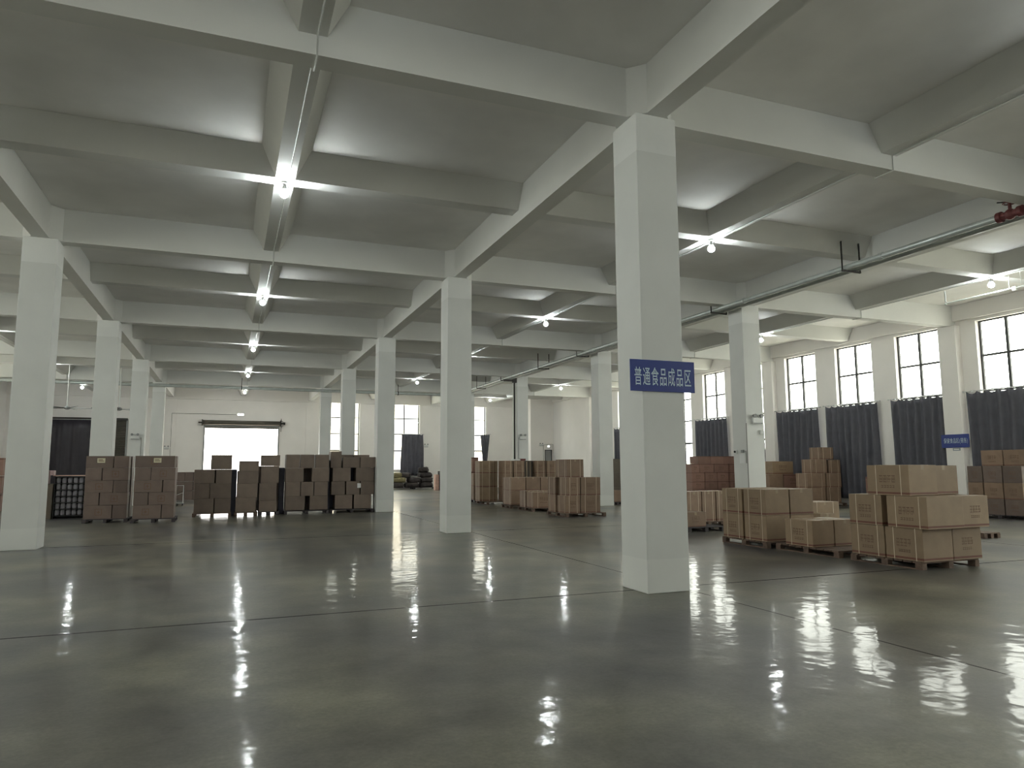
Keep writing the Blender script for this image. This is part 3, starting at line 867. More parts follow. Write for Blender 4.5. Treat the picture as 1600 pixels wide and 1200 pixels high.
def carton(x0, x1, y0, y1, z0, z1, mat, label, group, straps='', mark='', lab='', tape=False, jit=.004, rot=0.0, name='carton'):
    cx, cy = (x0 + x1) / 2, (y0 + y1) / 2
    g = .004
    hx, hy, h = (x1 - x0) / 2 - g, (y1 - y0) / 2 - g, (z1 - z0) - .003
    mb = MB().box(-hx, hx, -hy, hy, 0, h)
    o = mb.build(name, mat, None, .007)
    o.location = (cx + random.uniform(-jit, jit), cy + random.uniform(-jit, jit), z0 + .0015)
    o.rotation_euler = (0, 0, rot + random.uniform(-.008, .008))
    tag(o, label, 'box', group)
    def part(m, nm, mt):
        p = m.build(nm, mt); p.parent = o; return p
    e = .0025
    if 'x' in straps:      # loops seen on the -x face
        for q in (-.62, .55):
            y = q * hy
            m = MB(); w = .008
            m.box(-hx - e, -hx, y - w, y + w, 0, h + e); m.box(hx, hx + e, y - w, y + w, 0, h + e); m.box(-hx, hx, y - w, y + w, h, h + e)
            part(m, 'strap', 'strap')
    if 'y' in straps:
        for q in (-.55, .58):
            x = q * hx
            m = MB(); w = .008
            m.box(x - w, x + w, -hy - e, -hy, 0, h + e); m.box(x - w, x + w, hy, hy + e, 0, h + e); m.box(x - w, x + w, -hy, hy, h, h + e)
            part(m, 'strap', 'strap')
    if tape:
        m = MB(); m.box(-.03, .03, -hy, hy, h, h + .001); m.box(-.03, .03, -hy - .001, -hy, h - .07, h)
        part(m, 'packing_tape', 'tape')
    sd = random.random()
    if 'x' in mark:
        m = MB(); glyph_rows(m, 'x', -hx, -hy * .38, hy * .42, h * .24, h * .66, sd); part(m, 'printed_mark', 'print')
    if 'y' in mark:
        m = MB(); glyph_rows(m, 'y', -hy, -hx * .4, hx * .4, h * .3, h * .68, sd); part(m, 'printed_mark', 'print')
    if 's' in mark:       # square stamp on the front
        m = MB(); s_ = .09
        c0 = random.uniform(-.1, .1) * hx; z = h * .5
        for (a, b, c, d) in ((-s_, s_, s_ - .015, s_), (-s_, s_, -s_, -s_ + .015), (-s_, -s_ + .015, -s_, s_), (s_ - .015, s_, -s_, s_), (-.04, .04, -.01, .01), (-.01, .01, -.045, .045)):
            m.box(c0 + a, c0 + b, -hy - .0015, -hy - .0002, z + c, z + d)
        part(m, 'printed_mark', 'print')
    if lab:
        m = MB(); c0 = float(lab) * hx; m.box(c0 - .1, c0 + .1, -hy - .003, -hy - .0003, h * .42, h * .82); part(m, 'paper_label', 'paper')
        m = MB(); m.box(c0 - .07, c0 + .07, -hy - .004, -hy - .0032, h * .55, h * .6).box(c0 - .07, c0 + .04, -hy - .004, -hy - .0032, h * .66, h * .71); part(m, 'label_print', 'print')
    return o

def pallet(x0, x1, y0, y1, label, mat='wood', group='wooden pallets under the cartons', along='y', h=.115):
    m = MB()
    if along == 'y':
        n = max(4, int((y1 - y0) / .16)); st = (y1 - y0) / n
        for i in range(n): m.box(x0, x1, y0 + i * st + .012, y0 + (i + 1) * st - .012, h - .022, h)
    else:
        n = max(4, int((x1 - x0) / .16)); st = (x1 - x0) / n
        for i in range(n): m.box(x0 + i * st + .012, x0 + (i + 1) * st - .012, y0, y1, h - .022, h)
    o = m.build('pallet', mat, None, 0, origin=((x0 + x1) / 2, (y0 + y1) / 2, 0))
    for k in range(3):
        r = MB()
        if along == 'y':
            c = x0 + .05 + (x1 - x0 - .1) * k / 2
            r.box(c - .045, c + .045, y0, y1, .0, .018)
            for q in range(3):
                d = y0 + .06 + (y1 - y0 - .12) * q / 2
                r.box(c - .045, c + .045, d - .06, d + .06, .018, h - .022)
        else:
            c = y0 + .05 + (y1 - y0 - .1) * k / 2
            r.box(x0, x1, c - .045, c + .045, 0, .018)
            for q in range(3):
                d = x0 + .06 + (x1 - x0 - .12) * q / 2
                r.box(d - .06, d + .06, c - .045, c + .045, .018, h - .022)
        sub(r, 'runner', mat, o)
    tag(o, label, 'pallet', group)
    return o

# ---- right front: three pallets of tan strapped cartons
G = 'tan strapped cartons on the front pallets'
LW = {1: 'bottom', 2: 'middle', 3: 'top'}
pallet(9.58, 10.80, 7.82, 9.14, 'nearest low wooden pallet, under the largest tan carton pile')
L1 = [(9.6, 10.23, 7.8, 8.46), (9.6, 10.23, 8.47, 9.13), (10.24, 10.86, 7.8, 8.46), (10.24, 10.86, 8.47, 9.13)]
nm = ['near left', 'far left', 'near right', 'far right']
for i, b_ in enumerate(L1):
    carton(*b_, .115, .60, 'c_tan', 'tan strapped carton, bottom layer, %s corner of the largest front pile' % nm[i], G, 'x' if i < 2 else '', 'x' if i < 2 else ('y' if i == 2 else ''))
L2 = [(9.56, 10.33, 7.66, 8.36), (9.6, 10.22, 8.50, 9.14), (10.34, 10.93, 7.70, 8.36), (10.30, 10.9, 8.40, 9.05)]
for i, b_ in enumerate(L2):
    carton(*b_, .60, 1.08, 'c_tan', 'tan strapped carton, middle layer, %s corner of the largest front pile' % nm[i], G, 'x' if i < 2 else '', 'x' if i < 2 else ('y' if i == 2 else ''), tape=(i in (1,)))
carton(9.62, 10.22, 7.98, 8.76, 1.08, 1.55, 'c_tan', 'left tan strapped carton on top of the largest front pile', G, 'x', 'x', tape=True)
carton(10.30, 10.92, 8.16, 8.86, 1.08, 1.54, 'c_tan', 'right tan carton on top of the largest front pile', G, '', '', tape=True)
pallet(9.56, 10.6, 9.36, 10.86, 'low wooden pallet under the single layer of tan cartons')
for i, b_ in enumerate([(9.58, 10.08, 9.95, 10.62), (10.10, 10.60, 9.95, 10.60)]):
    carton(*b_, .115, .58, 'c_tan', ['left tan strapped carton of the single-layer pallet between the front piles', 'right tan carton of the single-layer pallet between the front piles'][i], G, 'x' if i == 0 else '', 'x' if i == 0 else '', tape=True)
pallet(9.46, 10.66, 10.98, 12.3, 'low wooden pallet under the two-layer tan carton block')
for l, (z0, z1) in enumerate(((.115, .60), (.60, 1.095))):
    for i, b_ in enumerate([(9.48, 10.06, 11.0, 11.62), (9.48, 10.06, 11.66, 12.28), (10.08, 10.66, 11.0, 11.62), (10.08, 10.66, 11.66, 12.28)]):
        carton(*b_, z0, z1, 'c_tan', 'tan strapped carton, %s layer, %s of the two-layer front block' % (('bottom', 'top')[l], nm[i]), G, 'x' if i < 2 else '', 'x' if i < 2 else '', tape=(l == 1))
# opened pile behind
pallet(12.5, 13.5, 12.7, 13.7, 'wooden pallet behind the single-layer tan cartons')
carton(12.55, 13.42, 13.05, 13.65, .115, .70, 'c_tan', 'pale tan carton glimpsed behind the single-layer pallet', 'cartons glimpsed behind the front pallets', 'y', '', tape=True)
carton(12.50, 12.95, 12.72, 13.04, .115, .46, 'c_tan', 'low tan carton in front of the one glimpsed behind the single layer', 'cartons glimpsed behind the front pallets', '', '', tape=True)
# left of it, behind the signed column
pallet(10.05, 11.1, 14.3, 15.3, 'dark pallet just right of the big signed column', 'dark_wood')
Gm = 'brown cartons just right of the signed column'
carton(10.05, 10.64, 14.4, 14.95, .115, .46, 'c_mid', 'brown carton alone on the pallet edge beside the signed column', Gm, '', 'y', tape=True)
carton(10.2, 10.72, 15.5, 16.1, .36, .86, 'c_mid', 'upper brown carton behind the lone one beside the signed column', Gm, 'y')
carton(10.2, 10.72, 15.5, 16.1, .0, .36, 'c_mid', 'lower brown carton behind the lone one beside the signed column', Gm, '')
pallet(10.95, 12.3, 15.6, 16.3, 'pallet under the strapped brown cartons left of the switch column')
for i, (a, b) in enumerate(((11.0, 11.44), (11.46, 11.88), (11.90, 12.3))):
    carton(a, b, 15.66, 16.26, .115, .89, 'c_mid', '%s of three tall strapped brown cartons beside the switch column' % ('left', 'middle', 'right')[i], Gm, 'y', '', tape=True)

# ---- reddish pile against the windows
Gr = 'reddish cartons piled under the far windows'
zr = [.115, .47, .85, 1.26, 1.64, 1.99]
rw = ['bottom', 'second', 'third', 'fourth', 'top']
pallet(19.4, 22.2, 27.4, 28.5, 'pallet under the wide reddish carton pile')
for l in range(5):
    xs = [19.62, 20.32, 21.02, 21.66] if l < 4 else [19.98, 20.7, 21.42, 22.18]
    if l == 3: xs = [19.60, 20.05, 20.85, 21.66]
    for i in range(3):
        carton(xs[i], xs[i + 1] - .01, 27.5, 28.15, zr[l], zr[l + 1], 'c_red', 'reddish carton, %s layer, %s of the wide pile under the windows' % (rw[l], ('left end', 'middle', 'right end')[i]), Gr, '', 'y' if l < 4 else '')
    if l < 4: carton(21.68, 22.2, 27.42, 28.0, zr[l], zr[l + 1], 'c_red', 'reddish carton, %s layer, of the column touching the wall pier' % rw[l], Gr, '', 'y')

# ---- beside the switch column
Gw = 'cartons stacked between the switch column and the windows'
pallet(19.9, 22.1, 22.8, 23.9, 'pallet under the cartons right of the switch column')
carton(20.2, 21.3, 22.9, 23.5, .115, .64, 'c_mid', 'bottom left carton right of the switch column', Gw)
carton(21.32, 21.95, 22.9, 23.5, .115, .64, 'c_mid', 'bottom right carton right of the switch column', Gw)
carton(20.0, 20.72, 22.92, 23.5, .64, 1.2, 'c_mid', 'brown carton in the second layer right of the switch column', Gw)
carton(20.74, 21.68, 22.90, 23.5, .64, 1.2, 'c_red', 'pinkish carton in the second layer right of the switch column', Gw, '', 'y')
carton(20.2, 21.25, 22.92, 23.5, 1.2, 1.72, 'c_tan', 'olive tan carton on top, right of the switch column', Gw, '', 'y')

# ---- pyramid of cartons in front of the curtains
Gp = 'strapped cartons of the pyramid in front of the curtains'
S = .9
def pz(z): return 1.55 - (1.55 - z) * S
pallet(20.35, 22.1, 21.1, 22.2, 'pallet under the pyramid of strapped cartons')
yy = 21.3
carton(20.37, 21.28, yy, yy + .6, .115, .70, 'c_mid', 'strapped carton, pyramid bottom left', Gp, 'xy')
carton(21.32, 22.05, yy, yy + .6, .115, .70, 'c_mid', 'strapped carton, pyramid bottom right', Gp, 'xy')
carton(20.40, 21.30, yy, yy + .6, .70, 1.25, 'c_mid', 'strapped carton, pyramid second layer left', Gp, 'xy')
carton(21.34, 22.1, yy, yy + .6, .70, 1.25, 'c_mid', 'strapped carton, pyramid second layer right', Gp, 'xy')
carton(20.72, 21.42, yy + .02, yy + .6, 1.25, 1.78, 'c_mid', 'strapped carton, pyramid third layer left', Gp, 'xy')
carton(21.50, 22.1, yy + .02, yy + .6, 1.25, 1.76, 'c_mid', 'strapped carton, pyramid third layer right', Gp, 'xy')
carton(21.12, 21.78, yy + .02, yy + .58, 1.78, 2.24, 'c_mid', 'single strapped carton crowning the pyramid', Gp, 'xy')
carton(21.9, 22.3, 19.5, 20.0, .0, .55, 'c_mid', 'lower small carton half hidden behind the largest front pile', 'small cartons behind the largest front pile', '', '')
carton(21.9, 22.3, 19.5, 20.0, .55, 1.12, 'c_red', 'upper small pinkish carton half hidden behind the largest front pile', 'small cartons behind the largest front pile', '', '')

# ---- tall block at the right edge
Ge = 'brown cartons of the tall block at the right edge'
pallet(20.6, 21.8, 13.2, 15.2, 'dark pallet under the tall carton block at the right edge', 'dark_wood')
ze = [.115, .56, 1.03, 1.51, 1.97]
ye = [(14.64, 15.1), (14.06, 14.62), (13.5, 14.04)]
for l in range(4):
    for i, (a, b) in enumerate(ye):
        if l == 3:
            if i == 0: continue
            a, b = [(0, 0), (14.08, 14.72), (13.42, 14.06)][i]
        carton(20.62 + (.12 if l == 3 else 0), 21.2, a, b, ze[l], ze[l + 1], 'c_mid' if l % 2 else 'c_grey', 'brown carton, %s layer, %s of the tall block at the right edge' % (('bottom', 'second', 'third', 'top')[l], ('farthest', 'middle', 'nearest')[i]), Ge, '', 'x')
pallet(14.85, 15.35, 10.6, 11.4, 'small reddish pallet lying empty right of the largest front pile')

# ---- middle group behind the signed column
Gk = 'strapped brown cartons of the middle group'
pallet(9.66, 11.05, 20.05, 21.5, 'wooden pallet under the tall brown cartons left of the signed column')
zk = [.115, .65, 1.21, 1.77]
carton(9.68, 10.17, 20.1, 20.72, zk[0], zk[1], 'c_mid', 'brown carton, bottom left of the tall front block left of the signed column', Gk, 'xy', 'y')
carton(10.19, 10.88, 20.1, 20.72, zk[0], zk[1], 'c_mid', 'brown carton, bottom right of the tall front block left of the signed column', Gk, 'xy', 'y')
carton(9.72, 10.18, 20.1, 20.65, zk[1], zk[2], 'c_mid', 'brown carton, second layer left, tall front block left of the signed column', Gk, 'xy', 'y')
carton(9.68, 10.2, 20.85, 21.45, zk[1], zk[2], 'c_mid', 'brown carton set back in the second layer of the tall front block', Gk, 'xy')
carton(9.68, 10.2, 20.85, 21.45, zk[0], zk[1], 'c_mid', 'brown carton set back in the bottom layer of the tall front block', Gk, 'xy')
carton(10.20, 10.89, 20.1, 20.7, zk[1], zk[2], 'c_mid', 'brown carton, second layer right, tall front block left of the signed column', Gk, 'xy', 'y')
carton(9.74, 10.32, 20.12, 20.95, zk[2], zk[3], 'c_mid', 'brown carton on top of the tall front block left of the signed column', Gk, 'xy', '', tape=True)
pallet(9.80, 11.1, 23.0, 24.4, 'wooden pallet under the low single layer of strapped cartons')
carton(9.88, 10.70, 23.15, 23.75, .115, .66, 'c_mid', 'low strapped brown carton, front of the single-layer pallet in the middle group', Gk, 'xy', 'y', tape=True)
carton(9.86, 10.45, 23.78, 24.35, .115, .69, 'c_mid', 'low strapped brown carton, rear left of the middle single-layer pallet', Gk, 'xy', '', tape=True)
carton(10.74, 11.1, 23.3, 23.9, .115, .69, 'c_mid', 'low strapped brown carton, right end of the middle single-layer pallet', Gk, 'xy', '', tape=True)
carton(10.47, 11.08, 23.92, 24.4, .115, .69, 'c_mid', 'low strapped brown carton, rear right of the middle single-layer pallet', Gk, 'xy', '', tape=True)
pallet(9.8, 11.2, 25.1, 26.1, 'wooden pallet under the long two-layer brown block')
for l, (a, b) in enumerate(((.13, .65), (.65, 1.15))):
    for i, (p, q) in enumerate(((9.84, 10.43), (10.45, 11.04), (11.06, 11.63))):
        carton(p, q, 25.14, 26.0, a, b, 'c_mid', 'brown carton, %s layer, %s of the long two-layer block' % (('bottom', 'top')[l], ('left', 'middle', 'right')[i]), Gk, 'x', '', tape=(l == 1))
pallet(9.9, 13.15, 28.0, 29.4, 'pallet under the long rear row of shiny strapped cartons')
zz = [.115, .69, 1.26, 1.80]
sp = [(9.75, 10.30), (10.62, 11.04), (11.10, 11.58), (12.08, 12.55), (12.6, 13.1)]
nr = ['first', 'second', 'third', 'fourth', 'fifth']
for l in range(3):
    for i, (p, q) in enumerate(sp):
        carton(p, q, 28.02 + (.5 if i == 0 else 0), 28.62 + (.5 if i == 0 else 0), zz[l], zz[l + 1], 'c_mid' if i else 'c_tan', 'brown carton, %s layer, %s from the left of the rear row' % (('bottom', 'middle', 'top')[l], nr[i]), Gk, 'xy', 'y' if l == 2 else '')
    carton(10.32, 10.60, 28.62, 29.2, zz[l], zz[l + 1], 'c_tan', 'narrow pale carton, %s layer, near the left end of the rear row' % ('bottom', 'middle', 'top')[l], Gk, 'xy')
w = MB().box(11.62, 12.04, 28.2, 28.9, .12, 1.80).build('wrapped_bundle', 'c_dark', None, .04, origin=(11.83, 28.5, .12)); tag(w, 'dark shrink-wrapped bundle standing between rear row cartons', 'bundle')
sub(MB().box(11.614, 11.62, 28.24, 28.3, .16, 1.76).box(11.72, 11.78, 28.192, 28.2, .16, 1.76).box(11.9, 11.93, 28.192, 28.2, .16, 1.76), 'wrap_crease', 'tape', w)
carton(13.2, 14.0, 28.0, 28.6, .0, .55, 'c_mid', 'bottom loose carton at the right end of the rear row', 'loose cartons at the right end of the rear row')
carton(13.2, 14.0, 28.0, 28.6, .55, 1.10, 'c_mid', 'upper loose carton at the right end of the rear row', 'loose cartons at the right end of the rear row')
pallet(10.0, 10.9, 29.9, 31.0, 'dark pallet under the reddish brown cartons beside the second column', 'dark_wood')
carton(9.98, 10.42, 30.0, 30.6, .115, .69, 'c_mid', 'brown carton, bottom, directly right of the second middle-row column', Gk, 'xy')
carton(9.98, 10.42, 30.0, 30.6, .69, 1.27, 'c_mid', 'brown carton, upper, directly right of the second middle-row column', Gk, 'xy')
carton(10.02, 10.48, 30.7, 31.2, .117, .65, 'c_red', 'red-brown carton, bottom, behind the brown pair by the second column', Gk)
carton(10.02, 10.48, 30.7, 31.2, .65, 1.35, 'c_red', 'red-brown carton, middle, behind the brown pair by the second column', Gk)
carton(10.15, 10.45, 30.72, 31.2, 1.35, 1.98, 'c_red', 'red-brown carton, top, behind the brown pair by the second column', Gk)
o = MB().box(11.15, 11.45, 28.15, 28.45, 1.803, 1.87).build('white_tray', 'white_plastic', None, .01, origin=(11.3, 28.3, 1.8)); tag(o, 'small white tray on top of the rear row cartons', 'tray')
o = MB().box(11.48, 11.72, 28.22, 28.45, 1.803, 1.89).build('small_red_box', 'red_iron', None, .006, origin=(11.6, 28.3, 1.8)); tag(o, 'small dark red box on top of the rear row cartons', 'box')
# dark tall carton by the left flank of the signed column
pallet(14.2, 15.1, 25.6, 26.5, 'dark pallet just left of the big signed column', 'dark_wood')
Gq = 'cartons peeking out left of the signed column'
carton(14.5, 15.0, 25.62, 26.05, .115, .58, 'c_mid', 'low brown carton peeking out left of the signed column', Gq, '', '')
for l in range(3):
    carton(14.7, 15.1, 26.08, 26.6, .115 + l * .58, .115 + (l + 1) * .58, 'c_dark', 'dark carton, %s, peeking out left of the signed column' % ('bottom', 'middle', 'top')[l], Gq)

# ---- left: two labelled stacks
Gs = 'grey-brown cartons of the two labelled stacks'
zs = [.115, .50, .86, 1.21, 1.57, 1.91]
ln = ['bottom', 'second', 'third', 'fourth', 'top']
pallet(-3.85, -2.70, 23.55, 24.75, 'dark pallet under the left labelled carton stack', 'dark_wood')
for l in range(5):
    cut = [-3.12, -3.46, -3.12, -3.42, -3.14][l]
    carton(-3.84, cut, 23.62, 24.15, zs[l], zs[l + 1], 'c_grey', 'grey-brown carton, %s layer, left half of the left labelled stack' % ln[l], Gs, '', 's' if l in (0, 2) else '', '.1' if l == 4 else '')
    carton(cut + .01, -2.74, 23.62, 24.15, zs[l], zs[l + 1], 'c_grey', 'grey-brown carton, %s layer, right half of the left labelled stack' % ln[l], Gs, '', 's' if l in (1, 3) else '')
    carton(-3.3, -2.72, 24.17, 24.7, zs[l], zs[l + 1], 'c_grey', 'grey-brown carton, %s layer, rear of the left labelled stack' % ln[l], Gs)
pallet(-2.58, -1.42, 23.15, 24.3, 'dark pallet under the right labelled carton stack', 'dark_wood')
for l in range(5):
    cut = [-1.80, -2.16, -1.80, -2.12, None][l]
    if cut is None:
        carton(-2.55, -1.50, 23.2, 23.75, zs[l], zs[l + 1], 'c_grey', 'wide grey-brown carton with label on top of the right labelled stack', Gs, '', 's', '.12')
    else:
        carton(-2.54, cut, 23.2, 23.75, zs[l], zs[l + 1], 'c_grey', 'grey-brown carton, %s layer, left half of the right labelled stack' % ln[l], Gs, '', 's' if l in (0, 2) else '')
        carton(cut + .01, -1.47, 23.2, 23.75, zs[l], zs[l + 1], 'c_grey', 'grey-brown carton, %s layer, right half of the right labelled stack' % ln[l], Gs, '', 's' if l in (1, 3) else '')
    carton(-2.0, -1.48, 23.77, 24.28, zs[l], zs[l + 1], 'c_grey', 'grey-brown carton, %s layer, rear of the right labelled stack' % ln[l], Gs)

# ---- plain stacks in front of the loading door
Gd = 'plain brown cartons of the stacks before the open door'
def plain_row(rows, y, d, stack, mat='c_plain'):
    for l, (z0, z1, cells) in enumerate(rows):
        n = len(cells)
        for i, c in enumerate(cells):
            nmx = {1: 'single', 2: ('left', 'right'), 3: ('left', 'middle', 'right')}[n]
            nmx = nmx if n == 1 else nmx[i]
            top = c[2] if len(c) > 2 else z1
            carton(c[0], c[1], y, y + d, z0, top, mat, 'plain brown carton, %s layer, %s, %s' % (('bottom', 'second', 'third', 'top')[l], nmx, stack), Gd, '', '', jit=.008)
pallet(-1.06, .10, 25.05, 26.1, 'pallet under the first plain stack, daylight showing through')
plain_row([(.115, .58, [(-1.02, -.43), (-.41, .08)]), (.58, 1.06, [(-1.03, -.57), (-.56, .08)]), (1.06, 1.50, [(-1.04, -.43), (-.41, .07)]), (1.50, 1.97, [(-.57, .07)])], 25.1, .58, 'first stack from the left before the door')
pallet(.18, .90, 25.05, 26.1, 'pallet under the second plain stack before the door')
plain_row([(.115, .59, [(.22, .85)]), (.59, 1.05, [(.24, .88)]), (1.05, 1.45, [(.27, .90)]), (1.45, 1.78, [(.28, .90)])], 25.1, .58, 'narrow second stack before the door')
pallet(.94, 1.58, 25.15, 26.2, 'pallet under the third leaning plain stack', 'dark_wood')
plain_row([(.115, .47, [(.93, 1.50)]), (.47, 1.04, [(.93, 1.49)]), (1.04, 1.61, [(.96, 1.54)]), (1.61, 1.97, [(.97, 1.57)])], 25.2, .58, 'leaning third stack before the door')
for (x0_, x1_, y_, hs, nm_) in ((-1.04, .045, 25.70, (.115, .58, 1.06, 1.5), 'first stack'), (.24, .90, 25.70, (.115, .59, 1.05, 1.45), 'second stack'), (.905, 1.57, 25.80, (.115, .47, 1.04, 1.61), 'third stack'), (1.80, 3.16, 25.84, (.13, .6, 1.07, 1.54), 'fourth stack')):
    for l_ in range(3):
        n_ = 2 if x1_ - x0_ > 1 else 1
        for q_ in range(n_):
            a_ = x0_ + (x1_ - x0_) * q_ / n_; b_ = x0_ + (x1_ - x0_) * (q_ + 1) / n_
            carton(a_, b_, y_, y_ + .5, hs[l_], hs[l_ + 1], 'c_plain', 'plain brown rear carton, %s layer%s, behind the %s before the door' % (('bottom', 'second', 'third')[l_], (', left half' if q_ == 0 else ', right half') if n_ == 2 else '', nm_), Gd)
b = MB().box(1.575, 1.755, 25.75, 26.2, .0, 1.55).build('wrapped_bundle', 'wrap', None, .02, origin=(1.6, 26, 0)); tag(b, 'dark blue wrapped bundle standing behind the leaning plain stack', 'bundle')
b = MB().box(.055, .235, 25.75, 26.2, .0, 1.5).build('wrapped_bundle', 'wrap', None, .02, origin=(.1, 26, 0)); tag(b, 'dark blue wrapped bundle between the first and second plain stacks', 'bundle')
pallet(1.74, 3.2, 25.2, 26.3, 'wide pallet under the fourth plain stack', 'dark_wood')
plain_row([(.13, .60, [(1.77, 2.40), (2.55, 3.15)]), (.60, 1.07, [(1.76, 2.24), (2.26, 2.68), (2.70, 3.16)]), (1.07, 1.54, [(1.76, 2.35), (2.60, 3.18)]), (1.54, 1.99, [(1.76, 2.20), (2.23, 2.68), (2.71, 3.17)])], 25.22, .6, 'wide fourth stack before the door')
b = MB().box(3.19, 3.28, 25.7, 26.2, 0, 1.8).build('wrapped_bundle', 'wrap', None, .01, origin=(3.23, 26, 0)); tag(b, 'thin dark bundle between the fourth and fifth plain stacks', 'bundle')
pallet(3.24, 4.75, 25.35, 26.4, 'wide pallet under the fifth plain stack beside the column', 'dark_wood')
plain_row([(.13, .61, [(3.42, 4.02), (4.06, 4.66)]), (.61, 1.07, [(3.28, 3.75), (3.79, 4.26), (4.29, 4.77)]), (1.07, 1.54, [(3.32, 3.94), (4.12, 4.76)]), (1.54, 1.91, [(3.25, 3.62, 2.11), (3.66, 4.25), (4.27, 4.80)])], 25.4, .6, 'fifth stack beside the third column')
lbl = MB().box(4.17, 4.29, 25.392, 25.396, .84, 1.0).build('paper_label', 'white_paper', None, 0)
for oo in bpy.data.objects:
    if oo.get('label', '').startswith('plain brown carton, second layer, middle, fifth stack'):
        lbl.parent = oo; lbl.location = -Vector(oo.location)
        lbl.location.y -= .002
b = MB().box(3.3, 4.75, 26.02, 26.4, .13, 1.8).build('wrapped_bundle', 'wrap', None, .02, origin=(4, 26.2, .13)); tag(b, 'dark bundle seen through gaps of the fifth plain stack', 'bundle')
for i, (a, b_) in enumerate(((3.7, 4.3), (4.32, 4.9))):
    carton(a, b_, 27.2, 27.8, 1.47, 2.02, 'c_plain', '%s rear carton rising just above the fifth plain stack' % ('left', 'right')[i], Gd)
    carton(a, b_, 27.2, 27.8, .0, 1.46, 'c_plain', '%s tall rear carton behind the fifth plain stack' % ('left', 'right')[i], Gd)

# ---- behind, left: tubs, far cartons, trolley
tubp = None
Gt = 'grey-white tubs packed behind the left labelled stack'
for r_ in range(6):
    for c_ in range(6):
        x = -4.98 + c_ * .155; z = .10 + r_ * .20
        if tubp is None:
            m = MB().lathe((0, 0, 0), [(.058, 0), (.068, .02), (.070, .13), (.055, .155), (.055, .175)], 12)
            tubp = m.build('plastic_tub', 'tub'); l_ = MB().lathe((0, 0, .165), [(.06, 0), (.06, .02)], 12).build('lid', 'tub'); l_.parent = tubp
            o = tubp
        else: o = copy_tree(tubp)
        o.location = (x, 26.28, z)
        tag(o, 'small grey-white tub in the rack, %s row, %s from its left end' % (['lowest', 'second lowest', 'third lowest', 'third highest', 'second highest', 'topmost'][r_], ['first', 'second', 'third', 'fourth', 'fifth', 'sixth'][c_]), 'tub', Gt)
rk = MB()
for r_ in range(7): rk.box(-5.08, -4.1, 26.18, 26.62, .075 + r_ * .20, .095 + r_ * .20)
for x in (-5.08, -4.12): rk.box(x, x + .02, 26.18, 26.62, 0, 1.32)
rk.box(-5.08, -4.1, 26.60, 26.62, 0, 1.3)
o = rk.build('storage_rack', 'black', None, 0, origin=(-4.6, 26.4, 0)); tag(o, 'low dark rack holding the rows of small tubs', 'rack')
sub(MB().box(-5.12, -4.06, 26.14, 26.66, 1.32, 1.345), 'top_sheet', 'pink_card', o)
carton(-5.32, -5.1, 26.1, 26.5, .0, 1.08, 'c_dark', 'tall dark carton beside the big left column and tub rack', 'cartons beside the tub rack')
for i in range(2):
    o = MB().box(-5.33 + i * .13, -5.22 + i * .13, 26.05, 26.35, 1.081 if i == 0 else 1.347, 1.50).build('white_bundle', 'tub_pink', None, .02, origin=(-5.25 + i * .13, 26.2, 1.09))
    tag(o, ['pale pink bundle standing left of the tub rack top', 'pale pink bundle on the left end of the tub rack top'][i], 'bundle')
Gf = 'reddish cartons far behind the labelled stacks'
fi = 0
for c_ in range(4):
    for r_ in range(3):
        carton(-2.75 + c_ * .38, -2.38 + c_ * .38, 38.0, 38.5, .02 + r_ * .45, .46 + r_ * .45, 'c_grey', 'reddish far carton, %s layer, %s column, behind the labelled stacks' % (('bottom', 'middle', 'top')[r_], nr[c_]), Gf)
for l in range(3):
    carton(-8.5, -7.65, 31.0, 31.6, .01 + l * .65, .65 + l * .65, 'c_red', 'orange-brown carton, %s, at the very left edge of the photo' % ('bottom', 'middle', 'top')[l], 'orange-brown cartons at the left edge', '', 'y')
r = empty('hand_trolley', (-1.87, 32.6, 0))
sub(MB().tube([(-2.0, 32.6, .12), (-2.0, 32.6, .84), (-1.74, 32.6, .84), (-1.74, 32.6, .12)], .018, 8).tube([(-2.0, 32.6, .45), (-1.74, 32.6, .55)], .01, 6), 'push_frame', 'white_plastic', r)
sub(MB().box(-2.0, -1.74, 32.6, 33.3, .10, .13), 'platform', 'grey_plastic', r)
for x in (-1.97, -1.77):
    for y in (32.68, 33.22):
        sub(MB().tube([(x - .015, y, .05), (x + .015, y, .05)], .048, 12), 'wheel', 'black', r)
tag(r, 'small white-framed hand trolley between the stacks', 'trolley')

# ---- dark sacks under the far window
def sack(cx, cy, cz, lx, ly, lz, mat, label, rot=0.0, seed=0):
    rnd = random.Random(seed)
    bm = bmesh.new(); bmesh.ops.create_icosphere(bm, subdivisions=3, radius=1)
    ph = [rnd.uniform(0, 6) for _ in range(4)]
    for v_ in bm.verts:
        p = v_.co
        q = Vector((math.copysign(abs(p.x) ** .38, p.x), math.copysign(abs(p.y) ** .45, p.y), math.copysign(abs(p.z) ** .5, p.z)))
        n_ = 1 + .07 * math.sin(q.x * 6 + ph[0]) * math.sin(q.y * 5 + ph[1]) + .05 * math.sin(q.x * 13 + q.z * 7 + ph[2])
        v_.co = Vector((q.x * lx / 2 * n_, q.y * ly / 2 * n_, q.z * lz / 2 * (1 + .16 * math.sin(q.x * 4 + ph[3]) * math.cos(q.y * 3)) - .03 * q.x * q.x))
    me = bpy.data.meshes.new('sack'); bm.to_mesh(me); bm.free()
    for p in me.polygons: p.use_smooth = True
    me.materials.append(M[mat])
    o = bpy.data.objects.new('sack', me); COL.objects.link(o); o.location = (cx, cy, cz); o.rotation_euler = (0, 0, rot)
    tag(o, label, 'sack', 'dark sacks heaped under the far window')
pallet(10.6, 13.9, 50.0, 51.2, 'dark pallet under the heap of sacks by the far wall', 'dark_wood')
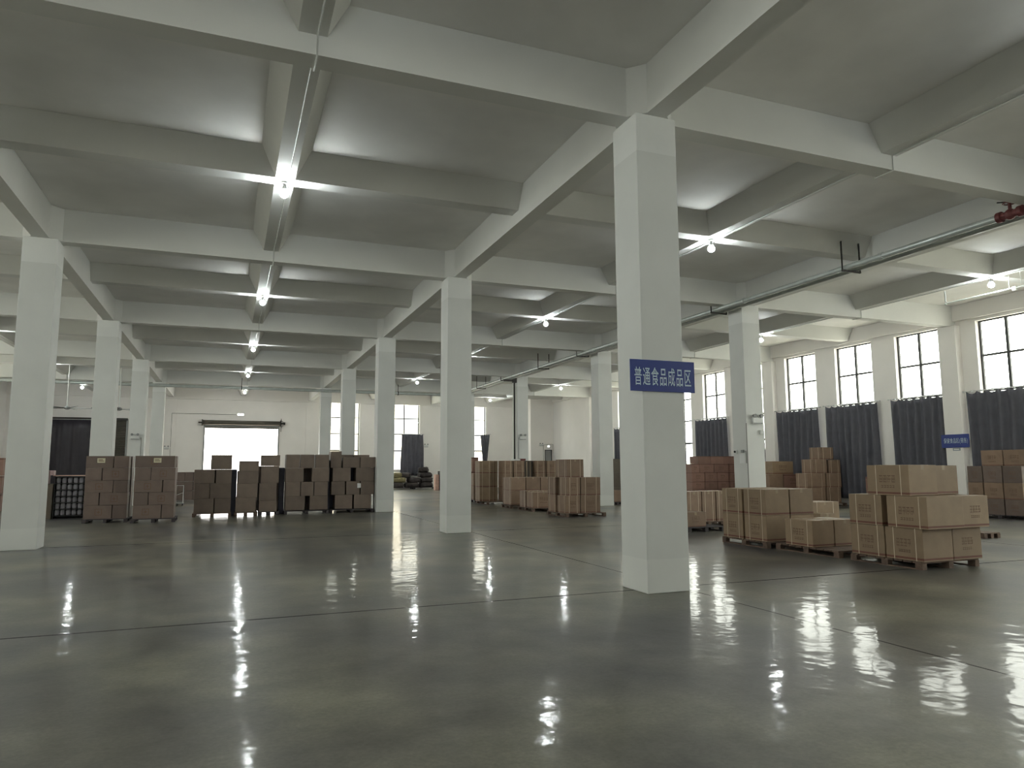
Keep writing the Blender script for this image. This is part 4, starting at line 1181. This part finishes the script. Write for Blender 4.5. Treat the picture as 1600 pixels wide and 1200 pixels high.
sk = [(11.05, 50.4, .30, 1.0, 'sack', 'dark sack, bottom left of the heap under the far window', .1), (12.1, 50.35, .30, 1.05, 'sack', 'dark sack, bottom middle of the heap under the far window', -.05), (13.15, 50.4, .30, 1.0, 'sack', 'dark sack, bottom right of the heap under the far window', .08),
      (11.2, 50.5, .66, 1.05, 'sack_gold', 'olive and gold sack lying on the left of the heap', -.25), (12.25, 50.45, .65, .95, 'sack', 'dark sack in the second layer, middle of the heap', .2), (13.2, 50.45, .66, .95, 'sack', 'dark sack in the second layer, right of the heap', -.1),
      (11.0, 50.6, 1.0, .8, 'sack_gold', 'olive sack on the upper left of the heap', .3), (11.75, 50.65, .98, .7, 'sack', 'small dark sack draped over the middle of the heap', -.4), (13.1, 50.5, 1.02, 1.0, 'sack', 'dark sack in the third layer, right of the heap', .12), (12.98, 50.5, 1.38, .8, 'sack', 'dark sack crowning the right side of the heap', -.2)]
for i, (x, y, z, lx, mt, lb, rt) in enumerate(sk):
    sack(x, y, z, lx * .94, .76, .37, mt, lb, rt, i)
o = MB().box(12.84, 13.1, 46.7, 47.1, 0, 1.05).build('pink_board_box', 'pink_card', None, .01, origin=(12.97, 46.9, 0)); tag(o, 'narrow upright pink box standing near the dark sacks', 'box')
o = MB().box(13.11, 13.17, 46.6, 47.1, 0, 1.28).build('black_board', 'black', None, .005, origin=(13.14, 46.9, 0)); tag(o, 'thin black upright board beside the narrow pink box', 'board')

# ------------------------------------------------------------------ outside the windows
o = MB().box(-120, 140, YF + .3, 200, -.35, -.15).box(XWR + .3, 140, -60, YF + .3, -.35, -.15).box(-120, XWL - .3, -60, YF + .3, -.35, -.15).build('ground_outside', 'outdoor'); struct(o, 'pale yard outside the windows')
fb = MB(); fb.box(4, 40, YF + 14, YF + 22, -.15, 7.4); o = fb.build('building', 'facade', None, 0, origin=(22, YF + 18, 0))
tag(o, 'pale building seen through the far wall windows', 'building')
wq = MB()
for x in range(6, 40, 3):
    for z in (1.0, 4.4): wq.box(x, x + 1.4, YF + 13.95, YF + 14.02, z, z + 1.8)
sub(wq, 'window_opening', 'rod', o)
